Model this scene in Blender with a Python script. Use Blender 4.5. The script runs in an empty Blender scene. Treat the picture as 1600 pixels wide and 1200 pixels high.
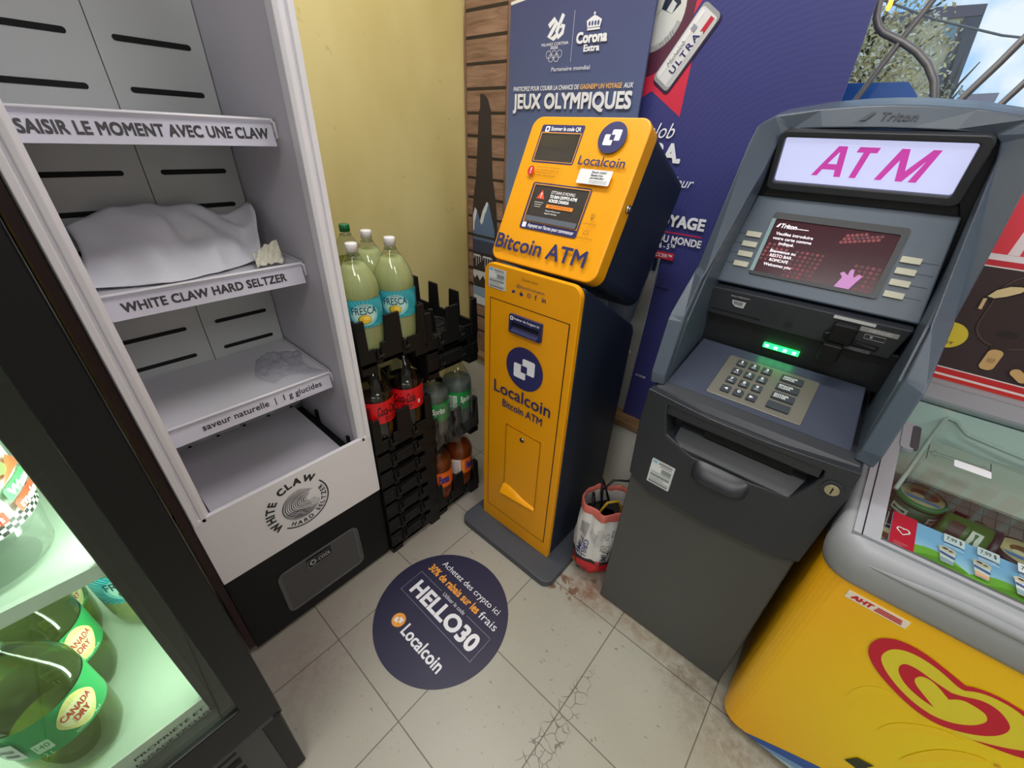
import bpy, bmesh, math, random
from mathutils import Vector, Matrix
random.seed(7)
SC = bpy.context.scene
COL = SC.collection

# ------------------------------------------------------------------ camera
cd = bpy.data.cameras.new('camera')
cd.sensor_fit = 'HORIZONTAL'; cd.sensor_width = 36.0
cd.lens = 637.93 / 1600 * 36.0
cd.clip_start = 0.02; cd.clip_end = 300
cam = bpy.data.objects.new('camera', cd); COL.objects.link(cam)
_r = Vector((0.75044066, 0.65972971, 0.03994395))
_d = Vector((0.36845251, -0.36740969, -0.85396304))
_f = Vector((-0.54870899, 0.65556604, -0.51879824))
m = Matrix.Identity(4)
for i in range(3):
    m[i][0] = _r[i]; m[i][1] = -_d[i]; m[i][2] = -_f[i]
m[0][3], m[1][3], m[2][3] = 0.7957, -0.1823, 1.3395
cam.matrix_world = m
SC.camera = cam

# ------------------------------------------------------------------ view + world
SC.view_settings.view_transform = 'Standard'
SC.view_settings.look = 'None'
SC.view_settings.gamma = 1
SC.view_settings.use_curve_mapping = False
SC.view_settings.exposure = 0.0
SC.cycles.max_bounces = 8
SC.cycles.transparent_max_bounces = 24
SC.cycles.sample_clamp_indirect = 6.0
SC.cycles.caustics_reflective = False
SC.cycles.caustics_refractive = False


def lin(c):
    r = []
    for v in c[:3]:
        v = v / 255.0
        r.append(v / 12.92 if v <= 0.04045 else ((v + 0.055) / 1.055) ** 2.4)
    return (r[0], r[1], r[2], 1.0)


W = bpy.data.worlds.new('sky'); SC.world = W; W.use_nodes = True
nt = W.node_tree; nt.nodes.clear()
wo = nt.nodes.new('ShaderNodeOutputWorld'); bg = nt.nodes.new('ShaderNodeBackground')
tc = nt.nodes.new('ShaderNodeTexCoord'); nz = nt.nodes.new('ShaderNodeTexNoise')
rp = nt.nodes.new('ShaderNodeValToRGB')
nz.inputs['Scale'].default_value = 7.0; nz.inputs['Detail'].default_value = 5
rp.color_ramp.elements[0].position = 0.42; rp.color_ramp.elements[0].color = lin((150, 200, 248))
rp.color_ramp.elements[1].position = 0.58; rp.color_ramp.elements[1].color = lin((246, 247, 250))
nt.links.new(tc.outputs['Generated'], nz.inputs['Vector'])
nt.links.new(nz.outputs['Fac'], rp.inputs['Fac'])
nt.links.new(rp.outputs['Color'], bg.inputs['Color'])
bg.inputs['Strength'].default_value = 1.15
nt.links.new(bg.outputs[0], wo.inputs[0])


def area(name, loc, size, power, col=(255, 255, 255), rot=(0, 0, 0)):
    l = bpy.data.lights.new(name, 'AREA'); l.shape = 'RECTANGLE'
    l.size, l.size_y = size; l.energy = power; l.color = lin(col)[:3]
    o = bpy.data.objects.new(name, l); COL.objects.link(o)
    o.location = loc; o.rotation_euler = rot
    return o


# the store's ceiling lamps; the first is added to brighten the left wall (their housings are built further down)
CEIL = 2.62
LAMPS = [(0.12, 0.50), (0.95, -0.75), (2.3, -0.1), (0.9, -2.3)]
LAMP_OBJ = [area('lamp_tube_light', (x, y, CEIL - 0.075), (1.2, 0.26), 18.5, (251, 250, 249)) for x, y in LAMPS]

# ------------------------------------------------------------------ materials
MATS = {}


def mat(name, col, rough=0.5, metal=0.0, emit=0.0, spec=0.5, noise=0.0, nscale=30, bump=0.0, ecol=None, coat=0.0):
    if name in MATS: return MATS[name]
    m = bpy.data.materials.new(name); m.use_nodes = True
    nt = m.node_tree; b = nt.nodes['Principled BSDF']
    b.inputs['Base Color'].default_value = lin(col)
    b.inputs['Roughness'].default_value = rough
    b.inputs['Metallic'].default_value = metal
    b.inputs['Specular IOR Level'].default_value = spec
    b.inputs['Coat Weight'].default_value = coat
    if emit:
        b.inputs['Emission Color'].default_value = lin(ecol or col)
        b.inputs['Emission Strength'].default_value = emit
    if noise or bump:
        tc = nt.nodes.new('ShaderNodeTexCoord'); n = nt.nodes.new('ShaderNodeTexNoise')
        n.inputs['Scale'].default_value = nscale; n.inputs['Detail'].default_value = 6
        nt.links.new(tc.outputs['Object'], n.inputs['Vector'])
        if noise:
            mx = nt.nodes.new('ShaderNodeMix'); mx.data_type = 'RGBA'
            c = lin(col)
            mx.inputs[6].default_value = tuple(max(0, v * (1 - noise)) for v in c[:3]) + (1,)
            mx.inputs[7].default_value = tuple(min(1, v * (1 + noise)) for v in c[:3]) + (1,)
            nt.links.new(n.outputs['Fac'], mx.inputs[0])
            nt.links.new(mx.outputs[2], b.inputs['Base Color'])
        if bump:
            bp = nt.nodes.new('ShaderNodeBump'); bp.inputs['Strength'].default_value = bump
            bp.inputs['Distance'].default_value = 0.002
            nt.links.new(n.outputs['Fac'], bp.inputs['Height'])
            nt.links.new(bp.outputs[0], b.inputs['Normal'])
    MATS[name] = m
    return m


def ink(col, rough=0.45, emit=0.0):
    return mat('ink_%d_%d_%d_%d' % (col[0], col[1], col[2], int(emit * 100)), col, rough, emit=emit)


def clear(name, col=(255, 255, 255), gloss=1.0, rough=0.03, haze=0.0, hazecol=(255, 255, 255), ior=1.45):
    """thin clear plastic or glass: tinted see-through with a Fresnel sheen"""
    if name in MATS: return MATS[name]
    m = bpy.data.materials.new(name); m.use_nodes = True
    nt = m.node_tree; nt.nodes.clear()
    o = nt.nodes.new('ShaderNodeOutputMaterial')
    t = nt.nodes.new('ShaderNodeBsdfTransparent'); t.inputs[0].default_value = lin(col)
    g = nt.nodes.new('ShaderNodeBsdfGlossy'); g.inputs['Roughness'].default_value = rough
    fr = nt.nodes.new('ShaderNodeFresnel'); ge = nt.nodes.new('ShaderNodeNewGeometry')
    mr = nt.nodes.new('ShaderNodeMapRange'); mr.inputs[3].default_value = ior; mr.inputs[4].default_value = 1 / ior
    nt.links.new(ge.outputs['Backfacing'], mr.inputs[0]); nt.links.new(mr.outputs[0], fr.inputs['IOR'])   # a thin sheet reflects alike from both sides
    mu = nt.nodes.new('ShaderNodeMath'); mu.operation = 'MULTIPLY'; mu.inputs[1].default_value = gloss
    nt.links.new(fr.outputs[0], mu.inputs[0])
    mx = nt.nodes.new('ShaderNodeMixShader')
    nt.links.new(mu.outputs[0], mx.inputs[0])
    last = t
    if haze:
        d = nt.nodes.new('ShaderNodeBsdfDiffuse'); d.inputs[0].default_value = lin(hazecol)
        tr = nt.nodes.new('ShaderNodeBsdfTranslucent'); tr.inputs[0].default_value = lin(hazecol)
        m0 = nt.nodes.new('ShaderNodeMixShader'); m0.inputs[0].default_value = 0.4
        nt.links.new(d.outputs[0], m0.inputs[1]); nt.links.new(tr.outputs[0], m0.inputs[2])
        m1 = nt.nodes.new('ShaderNodeMixShader'); m1.inputs[0].default_value = haze
        nt.links.new(t.outputs[0], m1.inputs[1]); nt.links.new(m0.outputs[0], m1.inputs[2])
        last = m1
    nt.links.new(last.outputs[0], mx.inputs[1]); nt.links.new(g.outputs[0], mx.inputs[2])
    nt.links.new(mx.outputs[0], o.inputs[0])
    MATS[name] = m
    return m


# ------------------------------------------------------------------ mesh builder
def v3(p): return Vector(p)


def rrect(x0, y0, x1, y1, r, n=5):
    r = min(r, abs(x1 - x0) / 2 - 1e-5, abs(y1 - y0) / 2 - 1e-5)
    pts = []
    for cx, cy, a0 in ((x1 - r, y0 + r, -90), (x1 - r, y1 - r, 0), (x0 + r, y1 - r, 90), (x0 + r, y0 + r, 180)):
        for i in range(n + 1):
            a = math.radians(a0 + 90 * i / n)
            pts.append((cx + r * math.cos(a), cy + r * math.sin(a)))
    return pts


def circle(cx, cy, r, n=32, ry=None, a0=0, a1=360):
    ry = ry or r
    full = abs(a1 - a0) >= 360
    k = n if full else n + 1
    return [(cx + r * math.cos(math.radians(a0 + (a1 - a0) * i / n)), cy + ry * math.sin(math.radians(a0 + (a1 - a0) * i / n))) for i in range(k)]


_GL = {}


def glyphs(s, bold=0.0, shear=0.0, space=1.0):
    key = (s, bold, shear, space)
    if key in _GL: return _GL[key]
    cu = bpy.data.curves.new('type', 'FONT'); cu.body = s; cu.size = 1.0
    cu.offset = bold; cu.shear = shear; cu.space_character = space
    cu.resolution_u = 3; cu.fill_mode = 'FRONT'
    ob = bpy.data.objects.new('type', cu)
    me = ob.to_mesh()
    vs = [(v.co.x, v.co.y) for v in me.vertices]
    fs = [tuple(p.vertices) for p in me.polygons]
    ob.to_mesh_clear(); bpy.data.objects.remove(ob); bpy.data.curves.remove(cu)
    if vs:
        bb = (min(v[0] for v in vs), min(v[1] for v in vs), max(v[0] for v in vs), max(v[1] for v in vs))
    else:
        bb = (0, 0, .3, .7)
    _GL[key] = (vs, fs, bb)
    return _GL[key]


class MB:
    def __init__(s):
        s.v = []; s.f = []; s.m = []; s.sm = []; s.mats = []

    def mi(s, m):
        if m not in s.mats: s.mats.append(m)
        return s.mats.index(m)

    def add(s, vs, fs, m, smooth=False):
        o = len(s.v); k = s.mi(m)
        s.v.extend(Vector(p) for p in vs)
        for f in fs:
            s.f.append(tuple(o + i for i in f)); s.m.append(k); s.sm.append(smooth)
        return s

    def box(s, x0, x1, y0, y1, z0, z1, m):
        vs = [(x0, y0, z0), (x1, y0, z0), (x1, y1, z0), (x0, y1, z0), (x0, y0, z1), (x1, y0, z1), (x1, y1, z1), (x0, y1, z1)]
        return s.add(vs, [(0, 3, 2, 1), (4, 5, 6, 7), (0, 1, 5, 4), (1, 2, 6, 5), (2, 3, 7, 6), (3, 0, 4, 7)], m)

    def prism(s, poly, O, U, V, D, m, smooth=False, m2=None):
        O, U, V, D = v3(O), v3(U), v3(V), v3(D); n = len(poly)
        a = [O + U * p[0] + V * p[1] for p in poly]; b = [p + D for p in a]
        s.add(a + b, [tuple(range(n))[::-1], tuple(range(n, 2 * n))], m)
        return s.add(a + b, [(i, (i + 1) % n, n + (i + 1) % n, n + i) for i in range(n)], m2 or m, smooth)

    def frame(s, outer, inner, O, U, V, D, m):
        """ring between two outlines with equal counts"""
        O, U, V, D = v3(O), v3(U), v3(V), v3(D); n = len(outer)
        a = [O + U * p[0] + V * p[1] for p in outer]; b = [O + U * p[0] + V * p[1] for p in inner]
        vs = a + b + [p + D for p in a] + [p + D for p in b]
        fs = []
        for i in range(n):
            j = (i + 1) % n
            fs += [(i, j, n + j, n + i), (2 * n + i, 3 * n + i, 3 * n + j, 2 * n + j), (i, 2 * n + i, 2 * n + j, j), (n + i, n + j, 3 * n + j, 3 * n + i)]
        return s.add(vs, fs, m)

    def lathe(s, prof, c, m, seg=28, smooth=True, sx=1, sy=1, cap0=True, cap1=True, wob=None):
        vs = []; n = len(prof)
        for (z, r) in prof:
            for k in range(seg):
                a = 2 * math.pi * k / seg
                rr = r * (wob(a, z) if wob else 1)
                vs.append((c[0] + rr * sx * math.cos(a), c[1] + rr * sy * math.sin(a), c[2] + z))
        fs = []
        for i in range(n - 1):
            for k in range(seg):
                k2 = (k + 1) % seg
                fs.append((i * seg + k, i * seg + k2, (i + 1) * seg + k2, (i + 1) * seg + k))
        if cap0: fs.append(tuple(range(seg))[::-1])
        if cap1: fs.append(tuple(range((n - 1) * seg, n * seg)))
        return s.add(vs, fs, m, smooth)

    def disc(s, c, N, r, d, m, seg=24, smooth=True):
        N = v3(N).normalized(); U = N.orthogonal().normalized(); V = N.cross(U)
        return s.prism([(r * math.cos(2 * math.pi * i / seg), r * math.sin(2 * math.pi * i / seg)) for i in range(seg)], c, U, V, N * d, m, smooth)

    def tube(s, path, r, m, seg=8, closed=False):
        P = [v3(p) for p in path]; n = len(P); vs = []; fs = []
        up = None
        for i in range(n):
            a = P[i - 1] if (i > 0 or closed) else P[i]; b = P[(i + 1) % n] if (i < n - 1 or closed) else P[i]
            t = (b - a).normalized()
            u = t.orthogonal().normalized() if up is None else (up - t * up.dot(t)).normalized()
            up = u; w = t.cross(u)
            rr = r[i] if isinstance(r, (list, tuple)) else r
            for k in range(seg):
                an = 2 * math.pi * k / seg
                vs.append(P[i] + (u * math.cos(an) + w * math.sin(an)) * rr)
        for i in range(n if closed else n - 1):
            j = (i + 1) % n
            for k in range(seg):
                k2 = (k + 1) % seg
                fs.append((i * seg + k, i * seg + k2, j * seg + k2, j * seg + k))
        if not closed:
            fs.append(tuple(range(seg))[::-1]); fs.append(tuple(range((n - 1) * seg, n * seg)))
        return s.add(vs, fs, m, True)

    def grid(s, nu, nv, fn, m, smooth=True):
        vs = [fn(i / nu, j / nv) for j in range(nv + 1) for i in range(nu + 1)]
        fs = [(j * (nu + 1) + i, j * (nu + 1) + i + 1, (j + 1) * (nu + 1) + i + 1, (j + 1) * (nu + 1) + i) for j in range(nv) for i in range(nu)]
        return s.add(vs, fs, m, smooth)


class Ink:
    """flat printing on a surface: every shape lies a hair above the one before"""
    def __init__(s, mb, O, U, V, N=None, lift=0.0006, step=0.00025, fmap=None):
        s.mb = mb; s.O = v3(O); s.U = v3(U).normalized(); s.V = v3(V).normalized()
        s.N = v3(N).normalized() if N else s.U.cross(s.V)
        s.h = lift; s.step = step; s.fmap = fmap; s.rot = None

    def P(s, p, h):
        if s.rot:
            cx, cy, a = s.rot; x, y = p[0] - cx, p[1] - cy
            p = (cx + x * math.cos(a) - y * math.sin(a), cy + x * math.sin(a) + y * math.cos(a))
        if s.fmap: return s.fmap(p[0], p[1], h)
        return s.O + s.U * p[0] + s.V * p[1] + s.N * h

    def up(s, k=1): s.h += s.step * k; return s

    def poly(s, pts, col, up=True):
        m = col if not isinstance(col, tuple) else ink(col)
        if s.fmap and len(pts) == 4:
            a, b, c, d = pts; k = 8
            vs = []
            for i in range(k + 1):
                t = i / k
                vs.append((a[0] + (b[0] - a[0]) * t, a[1] + (b[1] - a[1]) * t)); vs.append((d[0] + (c[0] - d[0]) * t, d[1] + (c[1] - d[1]) * t))
            s.mb.add([s.P(p, s.h) for p in vs], [(2 * i, 2 * i + 2, 2 * i + 3, 2 * i + 1) for i in range(k)], m)
        elif s.fmap:   # rings round the middle, so the shape follows the curve
            n = len(pts); cx = sum(p[0] for p in pts) / n; cy = sum(p[1] for p in pts) / n; R = 5
            vs = [s.P((cx, cy), s.h)] + [s.P((cx + (p[0] - cx) * k / R, cy + (p[1] - cy) * k / R), s.h) for k in range(1, R + 1) for p in pts]
            fs = [(0, 1 + i, 1 + (i + 1) % n) for i in range(n)] + [(1 + k * n + i, 1 + k * n + (i + 1) % n, 1 + (k + 1) * n + (i + 1) % n, 1 + (k + 1) * n + i) for k in range(R - 1) for i in range(n)]
            s.mb.add(vs, fs, m)
        else:
            s.mb.add([s.P(p, s.h) for p in pts], [tuple(range(len(pts)))], m)
        if up: s.up()
        return s

    def rect(s, x0, y0, x1, y1, col, r=0, up=True):
        return s.poly(rrect(x0, y0, x1, y1, r) if r else [(x0, y0), (x1, y0), (x1, y1), (x0, y1)], col, up)

    def disc(s, cx, cy, r, col, ry=None, n=32): return s.poly(circle(cx, cy, r, n, ry), col)

    def ring(s, cx, cy, r0, r1, col, a0=0, a1=360, n=36, ry=1.0):
        m = col if not isinstance(col, tuple) else ink(col)
        vs = []
        for i in range(n + 1):
            a = math.radians(a0 + (a1 - a0) * i / n)
            for r in (r0, r1): vs.append(s.P((cx + r * math.cos(a), cy + r * ry * math.sin(a)), s.h))
        s.mb.add(vs, [(2 * i, 2 * i + 1, 2 * i + 3, 2 * i + 2) for i in range(n)], m)
        return s.up()

    def line(s, pts, w, col, up=True):
        m = col if not isinstance(col, tuple) else ink(col)
        n = len(pts); vs = []
        for i in range(n):
            a = pts[max(0, i - 1)]; b = pts[min(n - 1, i + 1)]
            dx, dy = b[0] - a[0], b[1] - a[1]; L = math.hypot(dx, dy) or 1
            ww = w[i] if isinstance(w, (list, tuple)) else w
            nx, ny = -dy / L * ww / 2, dx / L * ww / 2
            vs += [s.P((pts[i][0] + nx, pts[i][1] + ny), s.h), s.P((pts[i][0] - nx, pts[i][1] - ny), s.h)]
        s.mb.add(vs, [(2 * i, 2 * i + 1, 2 * i + 3, 2 * i + 2) for i in range(n - 1)], m)
        if up: s.up()
        return s

    def text(s, t, x0, y0, x1, y1, col, bold=0.0, shear=0.0, space=1.0, up=True, cap=None):
        """fit the string into the box; cap=True: the box is the box of the capitals (no descenders)"""
        m = col if not isinstance(col, tuple) else ink(col)
        vs, fs, bb = glyphs(t, 0.0, shear, space)
        if not vs: return s
        by0, by1 = bb[1], bb[3]
        if cap: by0 = glyphs('H')[2][1]; by1 = glyphs('H')[2][3]
        e = bold * .95
        sx = (x1 - x0) / (bb[2] - bb[0] + 2 * e); sy = (y1 - y0) / (by1 - by0 + 2 * e)
        for q, (ex, ey) in enumerate(((-e, -e), (e, -e), (e, e), (-e, e), (0, 0)) if bold else ((0, 0),)):   # overprinted a hair apart for weight
            s.mb.add([s.P((x0 + (v[0] - bb[0] + e + ex) * sx, y0 + (v[1] - by0 + e + ey) * sy), s.h + q * 3e-5) for v in vs], fs, m)
        if up: s.up()
        return s

    def arc(s, t, cx, cy, r, a0, a1, h, col, bold=0.0, inside=False):
        m = col if not isinstance(col, tuple) else ink(col)
        H = glyphs('H')[2]; k = h / (H[3] - H[1])
        ws = [(glyphs(c)[2][2] - glyphs(c)[2][0] if c != ' ' else .35) + .16 for c in t]
        tot = sum(ws); acc = 0
        for c, w in zip(t, ws):
            a = math.radians(a0 + (a1 - a0) * (acc + w / 2) / tot); acc += w
            if c == ' ': continue
            vs, fs, bb = glyphs(c); mx = (bb[0] + bb[2]) / 2
            out = []; e = bold; n0 = len(vs)
            offs = ((-e, -e), (e, -e), (e, e), (-e, e), (0, 0)) if bold else ((0, 0),)
            fs = [tuple(i + q * n0 for i in f) for q in range(len(offs)) for f in fs]
            for v in [(v[0] + o[0], v[1] + o[1], q) for q, o in enumerate(offs) for v in vs]:
                x = (v[0] - mx) * k; y = (v[1] - H[1]) * k
                if inside:  # reads counter-clockwise, feet outwards
                    rr = r - y; px = cx + rr * math.cos(a) - x * math.sin(a); py = cy + rr * math.sin(a) + x * math.cos(a)
                else:
                    rr = r + y; px = cx + rr * math.cos(a) + x * math.sin(a); py = cy + rr * math.sin(a) - x * math.cos(a)
                out.append(s.P((px, py), s.h + v[2] * 3e-5))
            s.mb.add(out, fs, m)
        return s.up()


ORG = {}


def wloc(o):
    p = Vector((0, 0, 0))
    while o is not None:
        p += ORG.get(o.name, Vector((0, 0, 0))); o = o.parent
    return p


def link(name, mb, parent=None, bevel=0, seg=2, fix=True, angle=35, kind=None, label=None, sub=0, solid=0):
    me = bpy.data.meshes.new(name)
    off = wloc(parent) if parent else Vector((0, 0, 0))
    me.from_pydata([p - off for p in mb.v], [], mb.f)
    for mm in mb.mats: me.materials.append(mm)
    me.polygons.foreach_set('material_index', mb.m)
    me.polygons.foreach_set('use_smooth', mb.sm)
    me.update()
    if fix:
        b = bmesh.new(); b.from_mesh(me)
        bmesh.ops.remove_doubles(b, verts=b.verts, dist=1e-5)
        bmesh.ops.recalc_face_normals(b, faces=b.faces)
        b.to_mesh(me); b.free()
    o = bpy.data.objects.new(name, me); COL.objects.link(o)
    if parent: o.parent = parent
    if solid:
        md = o.modifiers.new('solid', 'SOLIDIFY'); md.thickness = solid
    if bevel:
        md = o.modifiers.new('bevel', 'BEVEL'); md.width = bevel; md.segments = seg
        md.limit_method = 'ANGLE'; md.angle_limit = math.radians(angle)
    if sub:
        md = o.modifiers.new('sub', 'SUBSURF'); md.levels = sub; md.render_levels = sub
    if kind: o['kind'] = kind
    if label: o['label'] = label
    return o


def tag(o, label, cat, group=None):
    o['label'] = label; o['category'] = cat
    if group: o['group'] = group
    return o


def thing(name, loc, label, cat, group=None):
    o = bpy.data.objects.new(name, None); COL.objects.link(o)
    o.empty_display_size = 0.05
    o.location = loc; ORG[o.name] = Vector(loc)
    return tag(o, label, cat, group)


def dup(root, loc, label, rz=0, group=None):
    r = root.copy(); COL.objects.link(r); r.location = loc; r.rotation_euler = (0, 0, rz)
    r['label'] = label
    if group: r['group'] = group
    for ch in list(root.children):
        c = ch.copy(); COL.objects.link(c); c.parent = r
        for g in ch.children:
            d = g.copy(); COL.objects.link(d); d.parent = c
    return r


X, Y, Z = Vector((1, 0, 0)), Vector((0, 1, 0)), Vector((0, 0, 1))
T = 0.3048
#==SETTING==
# ------------------------------------------------------------------ setting
def nodes(m):
    return m.node_tree, m.node_tree.nodes, m.node_tree.links


def floor_material():
    m = bpy.data.materials.new('vinyl_tile'); m.use_nodes = True
    nt, N, L = nodes(m); b = N['Principled BSDF']
    b.inputs['Roughness'].default_value = 0.38
    tc = N.new('ShaderNodeTexCoord'); sp = N.new('ShaderNodeSeparateXYZ'); L.new(tc.outputs['Object'], sp.inputs[0])

    def mth(op, a, bb=None, cl=False):
        n = N.new('ShaderNodeMath'); n.operation = op; n.use_clamp = cl
        for i, v in enumerate((a, bb)):
            if v is None: continue
            if isinstance(v, (int, float)): n.inputs[i].default_value = v
            else: L.new(v, n.inputs[i])
        return n.outputs[0]

    def tex(kind, scale, vec=None, **kw):
        n = N.new(kind); n.inputs['Scale'].default_value = scale
        for k, v in kw.items(): n.inputs[k].default_value = v
        L.new(vec or tc.outputs['Object'], n.inputs['Vector'])
        return n

    def mix(f, a, c):
        n = N.new('ShaderNodeMix'); n.data_type = 'RGBA'
        if isinstance(f, (int, float)): n.inputs[0].default_value = f
        else: L.new(f, n.inputs[0])
        for i, v in ((6, a), (7, c)):
            if isinstance(v, tuple): n.inputs[i].default_value = lin(v)
            else: L.new(v, n.inputs[i])
        return n.outputs[2]

    def ramp(src, lo, hi):
        n = N.new('ShaderNodeMapRange'); n.inputs[1].default_value = lo; n.inputs[2].default_value = hi
        L.new(src, n.inputs[0]); return n.outputs[0]

    def blob(cx, cy, rx, ry):
        dx = mth('DIVIDE', mth('SUBTRACT', sp.outputs[0], cx), rx); dy = mth('DIVIDE', mth('SUBTRACT', sp.outputs[1], cy), ry)
        d = mth('SQRT', mth('ADD', mth('MULTIPLY', dx, dx), mth('MULTIPLY', dy, dy)))
        return mth('SUBTRACT', 1.0, d, True)

    base = mix(tex('ShaderNodeTexNoise', 3.0, Detail=4.0).outputs['Fac'], (150, 147, 134), (175, 173, 160))
    base = mix(ramp(tex('ShaderNodeTexNoise', 55, Detail=5.0, Roughness=0.7).outputs['Fac'], .5, .75), base, (164, 160, 146))
    # dark flecks of several sizes and directions
    for rot, sc, st, r0, thr, kk, cc in ((.5, 21, 2.8, .15, .50, .75, (104, 92, 74)), (-1.0, 30, 2.4, .14, .53, .6, (116, 102, 84)), (1.5, 44, 2.0, .16, .52, .5, (128, 116, 98)), (.1, 75, 1.4, .16, .50, .4, (138, 128, 110))):
        mp = N.new('ShaderNodeMapping'); mp.inputs['Rotation'].default_value = (0, 0, rot); mp.inputs['Scale'].default_value = (1, st, 1)
        wq = N.new('ShaderNodeMixRGB'); wq.blend_type = 'ADD'; wq.inputs[0].default_value = .05
        L.new(tc.outputs['Object'], wq.inputs[1]); L.new(tex('ShaderNodeTexNoise', 9 + sc * .2).outputs['Color'], wq.inputs[2])
        L.new(wq.outputs[0], mp.inputs[0])
        vo = tex('ShaderNodeTexVoronoi', sc, mp.outputs[0])
        fl = ramp(vo.outputs['Distance'], r0, r0 * .5)
        sel = ramp(tex('ShaderNodeTexNoise', sc * .55, Detail=2.0).outputs['Fac'], thr, thr + .06)
        base = mix(mth('MULTIPLY', mth('MULTIPLY', fl, sel), kk), base, cc)
    # grime near the machines, rust at the cash machine's foot
    gr = mth('MULTIPLY', tex('ShaderNodeTexNoise', 6, Detail=6.0).outputs['Fac'], ramp(sp.outputs[0], .35, -.1))
    base = mix(mth('MULTIPLY', gr, .75, True), base, (132, 116, 112))
    n9 = ramp(tex('ShaderNodeTexNoise', 30, Detail=8.0, Roughness=.78).outputs['Fac'], .36, .74)
    for (cx, cy, rx, ry, cc, kk) in ((.49, .67, .11, .12, (124, 92, 72), 2.0), (.68, .655, .26, .05, (136, 116, 94), 1.5), (.86, .62, .15, .09, (118, 106, 92), 1.6), (1.0, .55, .22, .12, (122, 112, 98), 1.5),
                                 (.03, .70, .10, .10, (120, 104, 84), 1.6), (.0, -.1, .2, .25, (140, 122, 118), 1.2)):
        base = mix(mth('MULTIPLY', mth('MULTIPLY', blob(cx, cy, rx, ry), kk), n9, True), base, cc)
    fk = ramp(tex('ShaderNodeTexNoise', 26, Detail=3.0).outputs['Fac'], .53, .58)
    base = mix(mth('MULTIPLY', mth('MULTIPLY', fk, ramp(blob(.405, .615, .07, .05), 0, .25)), .9), base, (112, 78, 54))
    # a patch of fine cracks along one seam
    vc = N.new('ShaderNodeTexVoronoi'); vc.feature = 'DISTANCE_TO_EDGE'; vc.inputs['Scale'].default_value = 34
    wv = N.new('ShaderNodeMixRGB'); wv.blend_type = 'ADD'; wv.inputs[0].default_value = .04
    L.new(tc.outputs['Object'], wv.inputs[1]); L.new(tex('ShaderNodeTexNoise', 20).outputs['Color'], wv.inputs[2]); L.new(wv.outputs[0], vc.inputs['Vector'])
    ck = mth('MULTIPLY', ramp(vc.outputs[0], .045, .015), ramp(blob(.625, .20, .042, .30), .05, .3))
    base = mix(mth('MULTIPLY', ck, .8), base, (80, 72, 58))
    # seams
    def seam(ax, w):
        q = mth('FRACT', mth('DIVIDE', mth('ADD', sp.outputs[ax], 30 * T), T))
        d = mth('MINIMUM', q, mth('SUBTRACT', 1.0, q))
        return ramp(d, w, w * .35)
    sm = mth('MAXIMUM', seam(0, .0068), seam(1, .0068))
    base = mix(mth('MULTIPLY', sm, .82), base, (66, 58, 44))
    L.new(base, b.inputs['Base Color'])
    bp = N.new('ShaderNodeBump'); bp.inputs['Strength'].default_value = .25; bp.inputs['Distance'].default_value = .001
    L.new(mth('SUBTRACT', 1.0, sm), bp.inputs['Height']); L.new(bp.outputs[0], b.inputs['Normal'])
    return m


def wall_material(name, col, dirt):
    m = bpy.data.materials.new(name); m.use_nodes = True
    nt, N, L = nodes(m); b = N['Principled BSDF']; b.inputs['Roughness'].default_value = .55
    tc = N.new('ShaderNodeTexCoord')
    a = N.new('ShaderNodeTexNoise'); a.inputs['Scale'].default_value = 2.2; a.inputs['Detail'].default_value = 6
    mp = N.new('ShaderNodeMapping'); mp.inputs['Scale'].default_value = (1, 1, .5); L.new(tc.outputs['Object'], mp.inputs[0]); L.new(mp.outputs[0], a.inputs['Vector'])
    r = N.new('ShaderNodeMapRange'); r.inputs[1].default_value = .42; r.inputs[2].default_value = .72; L.new(a.outputs['Fac'], r.inputs[0])
    x = N.new('ShaderNodeMix'); x.data_type = 'RGBA'; x.inputs[6].default_value = lin(col); x.inputs[7].default_value = lin(dirt); L.new(r.outputs[0], x.inputs[0])
    s = N.new('ShaderNodeTexNoise'); s.inputs['Scale'].default_value = 16; s.inputs['Detail'].default_value = 2; L.new(tc.outputs['Object'], s.inputs['Vector'])
    r2 = N.new('ShaderNodeMapRange'); r2.inputs[1].default_value = .70; r2.inputs[2].default_value = .78; r2.inputs[4].default_value = .35; L.new(s.outputs['Fac'], r2.inputs[0])
    y = N.new('ShaderNodeMix'); y.data_type = 'RGBA'; y.inputs[7].default_value = lin((110, 96, 60)); L.new(x.outputs[2], y.inputs[6]); L.new(r2.outputs[0], y.inputs[0])
    L.new(y.outputs[2], b.inputs['Base Color'])
    return m


m_floor = floor_material()
m_yellow = wall_material('yellow_wall_paint', (222, 205, 140), (203, 182, 112))
m_white_wall = mat('white_wall_paint', (214, 212, 204), .6, noise=.06, nscale=5)
XR, YF, YB = 3.2, -3.2, 1.2
link('floor', MB().box(-.74, XR, YF, YB + .45, -.05, 0, m_floor), kind='structure')
link('ceiling', MB().box(-.74, XR, YF, 1.55, CEIL, CEIL + .05, mat('ceiling_tile', (226, 224, 216), .8, noise=.05, nscale=60)), kind='structure')
link('wall_left', MB().box(-.80, -.72, YF, 1.6, 0, CEIL, m_yellow), kind='structure')
link('wall_right', MB().box(XR, XR + .06, YF, 1.6, 0, CEIL, m_white_wall), kind='structure')
link('wall_front', MB().box(-.74, XR, YF - .06, YF, 0, CEIL, m_white_wall), kind='structure')
wb = MB().box(-.72, XR, YB, YB + .08, 0, .308, m_white_wall)
wb.box(-.72, .12, 1.50, 1.58, .308, CEIL, m_white_wall); wb.box(.12, XR, 1.50, 1.58, 2.3, CEIL, m_white_wall)
link('wall_back', wb, kind='structure')


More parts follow.
